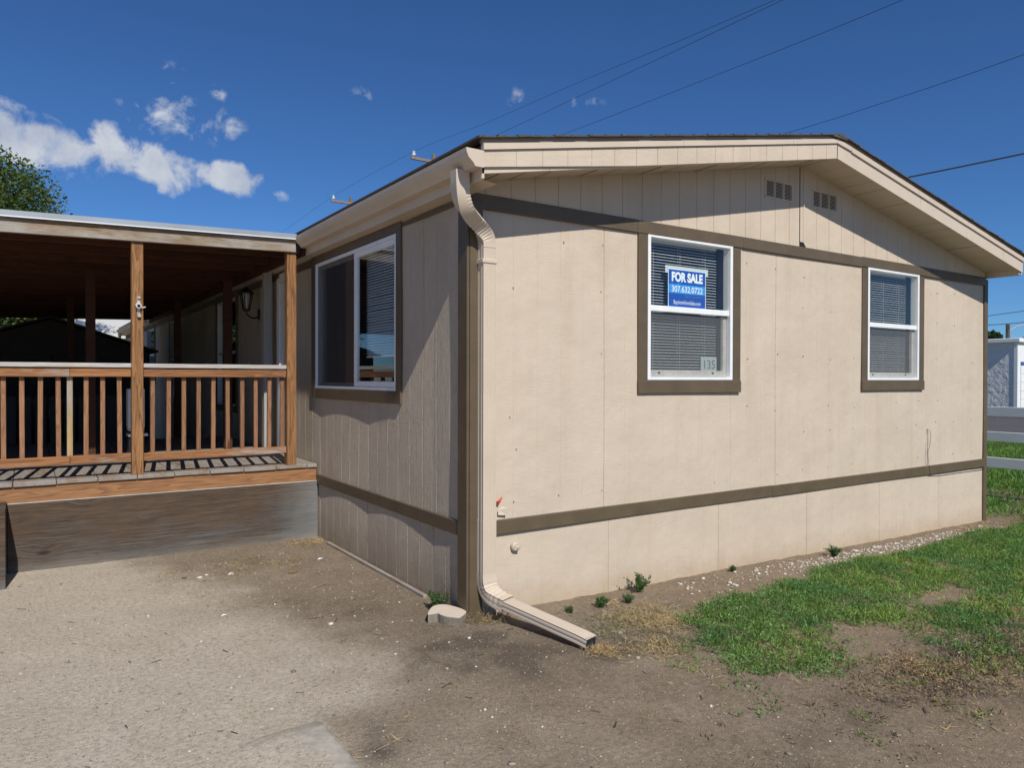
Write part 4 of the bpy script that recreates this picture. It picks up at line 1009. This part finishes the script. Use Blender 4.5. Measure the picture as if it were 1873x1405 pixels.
# ------------------------------------------------------------------ foliage helpers
def leaves_mesh(name, C, sizeL, sizeW, cols, up=.35, mat_=None):
    """one small diamond leaf per centre row"""
    n = len(C); d = RNG.normal(size=(n, 3)); d[:, 2] = np.abs(d[:, 2])*up+up*.2; d /= np.linalg.norm(d, axis=1)[:, None]
    r = RNG.normal(size=(n, 3)); s = np.cross(d, r); s /= np.linalg.norm(s, axis=1)[:, None]
    L = sizeL[:, None]; Wd = sizeW[:, None]
    P = np.stack([C, C+d*L*.5+s*Wd*.5, C+d*L, C+d*L*.5-s*Wd*.5], 1).reshape(-1, 3)
    F = np.arange(n*4).reshape(n, 4)
    return P, F, np.repeat(cols, 4, 0)
def crown(name, parent, centers, radii, n, col, sz=(.10, .2)):
    C = []
    for (c, r) in zip(centers, radii):
        m_ = int(n*r[0]*r[2]/sum(q[0]*q[2] for q in radii))
        u = RNG.normal(size=(m_, 3)); u /= np.linalg.norm(u, axis=1)[:, None]; rad = RNG.uniform(.35, 1.06, (m_, 1))**.6
        C.append(np.array(c)+u*rad*np.array(r))
    C = np.vstack(C); k = fbm(C[:, 0]*1.0+C[:, 2]*.7, C[:, 1]+C[:, 2], 1.3, 3, 4); C = C[k > .31]
    n_ = len(C); t = RNG.uniform(.65, 1.35, (n_, 1)); cc = np.array(col)*t; hue = fbm(C[:, 0], C[:, 2], .8, 2, 9)[:, None]; cc = cc*np.concatenate([.8+.5*hue, .9+.2*hue, .9+0*hue], 1)
    L = RNG.uniform(*sz, n_)
    P, F, T = leaves_mesh(name, C, L, L*.6, cc, .5)
    off = Vector((0, 0, 0)); Q = parent
    while Q is not None: off += Q.location; Q = Q.parent
    o = raw_mesh(name, P-np.array(off), F, M['leaf'], {'tint': T}); o.parent = parent; return o
def tree(name, x, y, h, rad, label, col, n=26000, blobs=16, seed=1, sz=(.12, .26), zlow=.35):
    rnd = random.Random(seed); t = thing(name, (x, y, 0), label, 'tree')
    b = MB(); b.tube([(x, y, -.3), (x+.1, y, h*.25), (x-.05, y+.1, h*.5), (x, y, h*.8)], [rad*.09, rad*.075, rad*.05, rad*.015], 10)
    cs, rs = [], []
    for k in range(blobs):
        a = rnd.uniform(0, 2*math.pi); f = rnd.uniform(.25, .75); zz = rnd.uniform(zlow, .86)
        wf = math.sin(math.pi*min(1, max(.15, (zz-zlow+.12)/(1.0-zlow+.1))))**.5
        c = (x+rad*f*wf*math.cos(a), y+rad*f*wf*math.sin(a), h*zz); rr = rad*rnd.uniform(.26, .42)
        cs.append(c); rs.append((rr, rr, rr*.8))
        b.tube([(x, y, h*max(.2, zz-.3)), ((x+c[0])/2, (y+c[1])/2, h*(zz-.10)), c], [rad*.03, rad*.02, rad*.006], 6)
    b.build('trunk', M['bark'], t); crown('crown', t, cs, rs, n, col, sz)
tree('broadleaf_tree', -5.7, 29.5, 9.9, 5.7, 'leafy green tree rising beyond the porch roof on the left', (.085, .13, .038), 260000, 75, 5, (.09, .18), .30)
tree('conifer_tree', 96, 37.4, 7.9, 2.6, 'small dark tree left of the street light pole above the garage', (.035, .06, .022), 7000, 12, 8, (.3, .5), .4)
tree('conifer_tree', 97, 34.2, 7.5, 2.4, 'small dark tree right of the street light pole above the garage', (.03, .055, .02), 7000, 12, 9, (.3, .5), .4)

# ------------------------------------------------------------------ grass, weeds, gravel
POLY = np.array([(1.33, -.71), (1.55, -.62), (2.0, -.66), (2.6, -.62), (3.12, -.50), (4.15, -.44), (4.78, -.47), (5.5, -.42), (6.1, -.42), (7.03, -.45), (9.2, -.2), (9.2, -3.2), (2.8, -2.75), (2.3, -2.36), (1.89, -2.27), (1.75, -2.08), (1.45, -1.96), (1.05, -1.87), (.75, -1.69), (.51, -1.5), (.70, -1.25), (1.0, -1.1), (1.15, -.85)])
def inpoly(x, y, P):
    c = np.zeros(len(x), bool); j = len(P)-1
    for i in range(len(P)):
        xi, yi = P[i]; xj, yj = P[j]
        k = ((yi > y) != (yj > y)) & (x < (xj-xi)*(y-yi)/(yj-yi+1e-12)+xi); c ^= k; j = i
    return c
def patch(n_try, box, dens, seed):
    r = np.random.default_rng(seed); x = r.uniform(box[0], box[1], n_try); y = r.uniform(box[2], box[3], n_try)
    k = r.uniform(0, 1, n_try) < dens(x, y); return x[k], y[k]
def gdens(x, y):
    j = (fbm(x, y, 3.5, 4, 51)-.5)*.62; j2 = (fbm(x+9, y, 3.5, 4, 52)-.5)*.26-.05
    a = inpoly(x+j, y+j2, POLY).astype(float)
    n = fbm(x, y, 2.1, 4, 61)
    thick = np.exp(-(((x-1.75)/.95)**2+((y+.95)/.42)**2))*1.4+np.exp(-(((x-3.9)/1.1)**2+((y+.45)/.25)**2))*.8+sstep(4.6, 6.5, x)*1.0+sstep(1.9, 2.5, x)*.55*sstep(-2.4, -1.8, y)+np.exp(-(((x-1.2)/.5)**2+((y+1.5)/.3)**2))*.5
    d = sstep(.36, .56, n+(thick-.35)*.28)*.9+.05+.20*sstep(1.9, 2.6, x)
    hole = np.exp(-(((x-1.95)/.30)**2+((y+1.52)/.12)**2))+np.exp(-(((x-3.3)/.5)**2+((y+1.4)/.16)**2))
    return a*np.clip(d*(1-hole*1.3), 0, 1)*np.clip(.30+thick, .30, 1)*sstep(.12, .62, vnoise(x, y, 9, 33)+thick*.22)
def clumps(cx, cy, per, hmax, spread, Lr, col, seed, wr=.34, up=.9, top=None):
    r = np.random.default_rng(seed); n = len(cx)*per
    x = np.repeat(cx, per)+r.normal(0, spread, n); y = np.repeat(cy, per)+r.normal(0, spread, n)
    hh = np.repeat(hmax, per) if np.ndim(hmax) else np.full(n, hmax)
    z = gh(x, y)+r.uniform(0, 1, n)**1.2*hh
    C = np.stack([x, y, z], 1); L = r.uniform(*Lr, n)
    v = np.repeat(r.uniform(.55, 1.45, len(cx)), per)*r.uniform(.7, 1.3, n); hue = fbm(x, y, 2.6, 3, 71)
    cols = np.array(col)[None]*v[:, None]*np.stack([.45+1.05*hue, .72+.55*hue, .75+.2*hue], 1)
    return leaves_mesh('g', C, L, L*wr, cols, up)
def join_raw(name, parts, mat_, label, cat):
    V, F, T, o = [], [], [], 0
    for P, f, t in parts: V.append(P); F.append(f+o); T.append(t); o += len(P)
    ob = raw_mesh(name, np.vstack(V), np.vstack(F), mat_, {'tint': np.vstack(T)})
    return tag(ob, label, cat, kind='stuff')
GREEN = (.150, .255, .090)
x1, y1 = patch(62000, (.3, 9.3, -3.2, 0), gdens, 5)
hm = .012+.040*np.exp(-(((x1-1.75)/.8)**2+((y1+.85)/.4)**2))*(.4+vnoise(x1, y1, 7, 17))+.050*vnoise(x1, y1, 7, 7)**2
A = clumps(x1, y1, 9, hm, .022, (.010, .028), GREEN, 1, .38, .6)
sel = RNG.uniform(0, 1, len(x1)) < .16
B_ = clumps(x1[sel], y1[sel], 5, .012, .018, (.045, .085), (.17, .24, .07), 2, .07, 1.6)
# loose outliers in front of the patch
xo, yo = patch(900, (.3, 3.4, -2.9, -1.6), lambda x, y: sstep(.60, .68, fbm(x, y, 4.2, 3, 81))*sstep(-2.75, -2.2, y), 9)
C_ = clumps(xo, yo, 9, .03, .022, (.012, .030), (.17, .22, .08), 3, .38, .8)
# lawn beyond the far corner
x2, y2 = patch(34000, (7.25, 20.2, -2.4, 9), lambda x, y: np.clip(sstep(.30, .55, fbm(x, y, 1.1, 3, 91))*sstep(7.5, 8.6, x+y*.35+.3)*1.0, 0, 1), 12)
D_ = clumps(x2, y2, 6, .04, .05, (.05, .11), (.14, .24, .06), 4, .16, 1.4)
join_raw('grass', [A, B_, C_, D_], M['leaf'], 'patchy green weeds and grass along the end wall and the lawn beyond', 'grass')
# dry dead grass
def ddens(x, y):
    a = np.exp(-(((x-.95)/.34)**2+((y+.72)/.26)**2))*1.3+np.exp(-(((x-.14)/.16)**2+((y+.12)/.10)**2))*1.3+np.exp(-(((x-.42)/.12)**2+((y+1.0)/.06)**2))*.7
    a += np.exp(-(((x+.12)/.28)**2+((y-2.72)/.12)**2))*.9+sstep(1.0, 2.0, x)*sstep(-3.2, -2.4, y)*sstep(-1.4, -2.0, y)*.45
    a += np.exp(-(((x+1.0)/.45)**2+((y-2.1)/.22)**2))*.7+sstep(5.8, 7, x)*np.exp(-((y+.15)/.18)**2)*1.0+.02
    a += inpoly(x, y, POLY)*.30
    return np.clip(a*sstep(.38, .6, fbm(x, y, 5, 3, 41)), 0, 1)
x3, y3 = patch(46000, (-1.6, 8.2, -3.2, 3.0), ddens, 15)
k = (y3 < -.01) | (x3 < -.02); x3, y3 = x3[k], y3[k]
E1 = clumps(x3, y3, 9, .012, .025, (.02, .06), (.33, .25, .135), 6, .06, .35)
rp = np.random.default_rng(77); xp = np.concatenate([rp.normal(.98, .19, 480), rp.normal(.37, .05, 60), rp.normal(.72, .12, 150)]); yp = np.concatenate([rp.normal(-.66, .15, 480), rp.normal(-.93, .03, 60), rp.normal(-1.05, .08, 150)])
E3 = clumps(xp, yp, 12, .018, .02, (.02, .055), (.34, .265, .16), 16, .055, .45)
xq = np.concatenate([rp.normal(2.0, .60, 750)]); yq = rp.normal(-2.15, .17, 750)
E4 = clumps(xq, yq, 7, .016, .02, (.012, .035), (.19, .138, .092), 17, .22, .6)
k = np.hypot(x3-.14, y3+.12) < .22
E2 = clumps(x3[k], y3[k], 10, .05, .02, (.02, .05), (.20, .155, .095), 8, .12, 1.2)
def twigs(n, seed):
    r = np.random.default_rng(seed); x = r.uniform(-3, 3.5, n); y = r.uniform(-2.9, 2.8, n); k = (y < -.05) | (x < -.06); x, y = x[k], y[k]; n = len(x)
    a = r.uniform(0, 6.28, n); L = np.exp(r.normal(-4.35, .5, n)); d = np.stack([np.cos(a), np.sin(a), r.normal(0, .06, n)], 1)*L[:, None]; q = np.stack([-np.sin(a), np.cos(a), 0*a], 1)*(L*.07+.0012)[:, None]
    c = np.stack([x, y, gh(x, y)+.005], 1); P = np.stack([c-d-q, c+d-q*.6, c+d*.9+q, c-d+q], 1).reshape(-1, 3)
    col = np.where(r.uniform(0, 1, (n, 1)) < .5, np.array([[.075, .055, .04]]), np.array([[.33, .26, .17]]))*r.uniform(.7, 1.3, (n, 1))
    return P, np.arange(n*4).reshape(n, 4), np.repeat(col, 4, 0)
join_raw('dry_grass', [E1, E2, E3, E4, twigs(620, 3)], M['tinted'], 'straw-coloured dead grass scattered over the dirt', 'dry grass')

ICO = None
def stones(xs, ys, rs, cols, flat, mat_, name, label, seed):
    r = np.random.default_rng(seed); bm = bmesh.new(); bmesh.ops.create_icosphere(bm, subdivisions=1, radius=1)
    bm.verts.index_update(); v0 = np.array([v.co[:] for v in bm.verts]); f0 = np.array([[v.index for v in f.verts] for f in bm.faces]); bm.free()
    n = len(xs); V = np.repeat(v0[None], n, 0)*(1+r.uniform(-.28, .28, (n, len(v0), 1)))
    sc = np.stack([r.uniform(.7, 1.3, n), r.uniform(.7, 1.1, n), flat*r.uniform(.7, 1.3, n)], 1)*rs[:, None]
    a = r.uniform(0, 6.28, n); V = V*sc[:, None]; c, s = np.cos(a)[:, None], np.sin(a)[:, None]
    X_ = V[..., 0]*c-V[..., 1]*s; Y_ = V[..., 0]*s+V[..., 1]*c
    z = gh(xs, ys); V = np.stack([X_+xs[:, None], Y_+ys[:, None], V[..., 2]+z[:, None]+rs[:, None]*flat*.35], 2)
    F = (f0[None]+np.arange(n)[:, None, None]*len(v0)).reshape(-1, 3)
    o = raw_mesh(name, V.reshape(-1, 3), F, mat_, {'tint': np.repeat(cols, len(v0), 0)}); return tag(o, label, 'gravel', kind='stuff')
r = np.random.default_rng(44)
n = 16000; xs = r.uniform(-3.4, 4, n); ys = r.uniform(-3, 2.85, n); k = ((ys < -.05) | (xs < -.05)); xs, ys = xs[k], ys[k]
rs = np.exp(r.normal(-5.85, .45, len(xs)))
cols = np.array([.26, .215, .17])*np.exp(r.normal(0, .42, (len(xs), 1)))
# white chips beside the wall
m1 = 900; xa = r.normal(4.7, 1.0, m1); ya = -.08-np.abs(r.normal(0, .17, m1))-.05
m2 = 110; xb_ = r.uniform(1.6, 3.6, m2); yb_ = -.08-np.abs(r.normal(0, .28, m2))
m3 = 90; xc = r.uniform(1.5, 6.5, m3); yc = r.uniform(-2.4, -.3, m3)
m4 = 170; xd = r.uniform(-2.6, .8, m4); yd = r.uniform(-1.6, 2.8, m4); kk = (xd < -.05) | (yd < -.15); xd, yd = xd[kk], yd[kk]
wx = np.concatenate([xa, xb_, xc, xd]); wy = np.concatenate([ya, yb_, yc, yd])
wr = np.concatenate([np.exp(r.normal(-4.7, .38, m1)), np.exp(r.normal(-4.65, .35, m2)), r.uniform(.005, .013, m3), r.uniform(.003, .010, len(xd))])
m5 = 90; xe5 = r.uniform(-3.2, 3, m5); ye5 = r.uniform(-2.8, 2.6, m5); ke = (ye5 < -.1) | (xe5 < -.1); xe5, ye5 = xe5[ke], ye5[ke]
xs = np.concatenate([xs, xe5]); ys = np.concatenate([ys, ye5]); rs = np.concatenate([rs, r.uniform(.007, .018, len(xe5))]); cols = np.vstack([cols, np.array([.27, .235, .20])*r.uniform(.4, 1.5, (len(xe5), 1))])
wc = np.array([.55, .50, .44])*r.uniform(.55, 1.2, (len(wx), 1))
sx_ = np.array([-.79, -.18, -1.28, -1.22, -1.05, -1.75, -.6, .35]); sy_ = np.array([.38, -.33, 2.0, 2.06, 1.98, 1.2, -1.2, -1.75]); wx = np.concatenate([wx, sx_]); wy = np.concatenate([wy, sy_])
wr = np.concatenate([wr, [.024, .016, .022, .018, .024, .012, .010, .012]]); wc = np.vstack([wc, np.tile([[.62, .57, .50]], (8, 1))])
stones(np.concatenate([xs, wx]), np.concatenate([ys, wy]), np.concatenate([rs, wr]), np.clip(np.vstack([cols, wc]), 0, .8), .5, M['tinted'], 'gravel', 'small pebbles and white stone chips over the dirt and along the wall', 5)

# single weeds at the foot of the walls
WEEDS = [(1.40, -.14, .13, 'tall dark weed against the skirting, largest of those near the downspout'), (.92, -.27, .07, 'low weed on the dirt just right of the downspout extension'), (1.17, -.28, .06, 'small weed in front of the tall dark weed'),
         (.65, -.26, .035, 'tiny weed closest to the downspout extension'), (-.085, .28, .12, 'green weed behind the painted edging block'), (3.84, -.18, .10, 'weed standing among white chips at the wall'), (2.51, -.10, .04, 'tiny weed at the wall between the bare dirt and the chips')]
for k, (wx_, wy_, h_, lab) in enumerate(WEEDS):
    t = thing('weed_plant', (wx_, wy_, float(gh(wx_, wy_))), lab, 'weed', 'weeds at the foot of the wall')
    rr = np.random.default_rng(100+k); ns = 20; b = MB(); cs = []
    for s_ in range(ns):
        a = rr.uniform(0, 6.28); tilt = rr.uniform(.1, .9); L = h_*rr.uniform(.6, 1.1)
        tip = Vector((wx_+math.cos(a)*L*tilt, wy_+math.sin(a)*L*tilt, float(gh(wx_, wy_))+L*math.sqrt(max(.1, 1-tilt*tilt*.7))))
        p0 = Vector((wx_, wy_, float(gh(wx_, wy_))-.005)); mid = p0.lerp(tip, .5)+Vector((0, 0, L*.12))
        if tip.y > -.03 and wx_ > 0: tip.y = -.03
        b.tube([p0, mid, tip], [.0016, .0013, .0008], 5)
        for f in np.linspace(.15, 1, 16): q = (p0.lerp(mid, f*2) if f < .5 else mid.lerp(tip, f*2-1)); cs += [q+Vector(rr.normal(0, .004, 3)) for _ in range(3)]
    b.build('stem', simple('weed_stem', (.06, .09, .03), .7), t)
    C = np.array([list(q) for q in cs]); L = rr.uniform(.012, .026, len(C))*(.6+h_*4)
    P, F_, T = leaves_mesh('l', C, L, L*.33, np.array([.085, .14, .055])*rr.uniform(.7, 1.5, (len(C), 1)), .6)
    o = raw_mesh('foliage', P-np.array(t.location), F_, M['leaf'], {'tint': T}); o.parent = t

# painted landscape edging block at the corner
outl = [(-.247, .118), (-.20, .20), (-.13, .262), (-.055, .255), (.0, .165), (-.03, .03), (-.085, -.10), (-.135, -.055), (-.165, -.01), (-.165, .055), (-.205, .075)]
outl = [(-.262, .060), (-.185, .165), (-.115, .200), (-.055, .150), (-.022, -.02), (-.125, -.118), (-.178, -.050), (-.196, .003), (-.200, .045), (-.240, .052)]
outl = [tuple(q)[:2] for q in smooth_path([(p[0], p[1], 0) for p in outl[5:]+outl[:5]+[outl[5]]], 6)][:-1]
b = MB(); b.prism(outl, 'z', -.02, .050)
M['block'] = simple('edging_block_side', (.235, .20, .16), .95, .25, 30, .9, 90, bd=.006)
eb = thing('edging_block', (-.13, .03, 0), 'scalloped concrete edging block with its top painted tan, at the corner post', 'block')
bo = b.build('block_body', M['block'], eb)
b = MB(); c_ = (sum(p[0] for p in outl)/len(outl), sum(p[1] for p in outl)/len(outl))
b.prism([(c_[0]+(p[0]-c_[0])*.985, c_[1]+(p[1]-c_[1])*.985) for p in outl], 'z', .0505, .0545); b.build('painted_top', M['paint_block'], eb)
# litter
def scrap(x, y, s, a, mt, label, name='paper_scrap', cat='litter'):
    z = float(gh(x, y))+.004; c, d = math.cos(a)*s, math.sin(a)*s; b = MB()
    b.quad((x-c, y-d, z), (x+d*.5, y-c*.5, z+.004), (x+c, y+d, z+.001)); b.quad((x-c, y-d, z), (x+c, y+d, z+.001), (x-d*.4, y+c*.5, z+.006))
    b.top(name, mt, label, cat, loc=(x, y, z))
lf = simple('dry_leaf', (.30, .16, .06), .8, .2, 60)
scrap(-1.33, .92, .022, .3, M['signwhite'], 'small white paper scrap on the pale driveway')
scrap(-.98, .98, .018, 1.2, M['signwhite'], 'white paper scrap touching the brown dead leaf')
scrap(-.97, 1.03, .035, .8, lf, 'curled brown dead leaf on the driveway', 'dead_leaf', 'leaf')
scrap(-.29, 2.05, .035, .4, M['signwhite'], 'white paper scrap near the side wall')
scrap(-.62, 1.75, .05, .1, lf, 'flat orange dead leaf in the middle of the driveway', 'dead_leaf', 'leaf')
# wooden strips on the ground along the side skirting
b = MB(); b.box(-.045, -.012, .55, 2.6, -.01, .018, .004); b.top('timber_strip', M['deck'], 'thin weathered timber strip lying along the side skirting', 'timber', loc=(-.03, 1.5, 0))
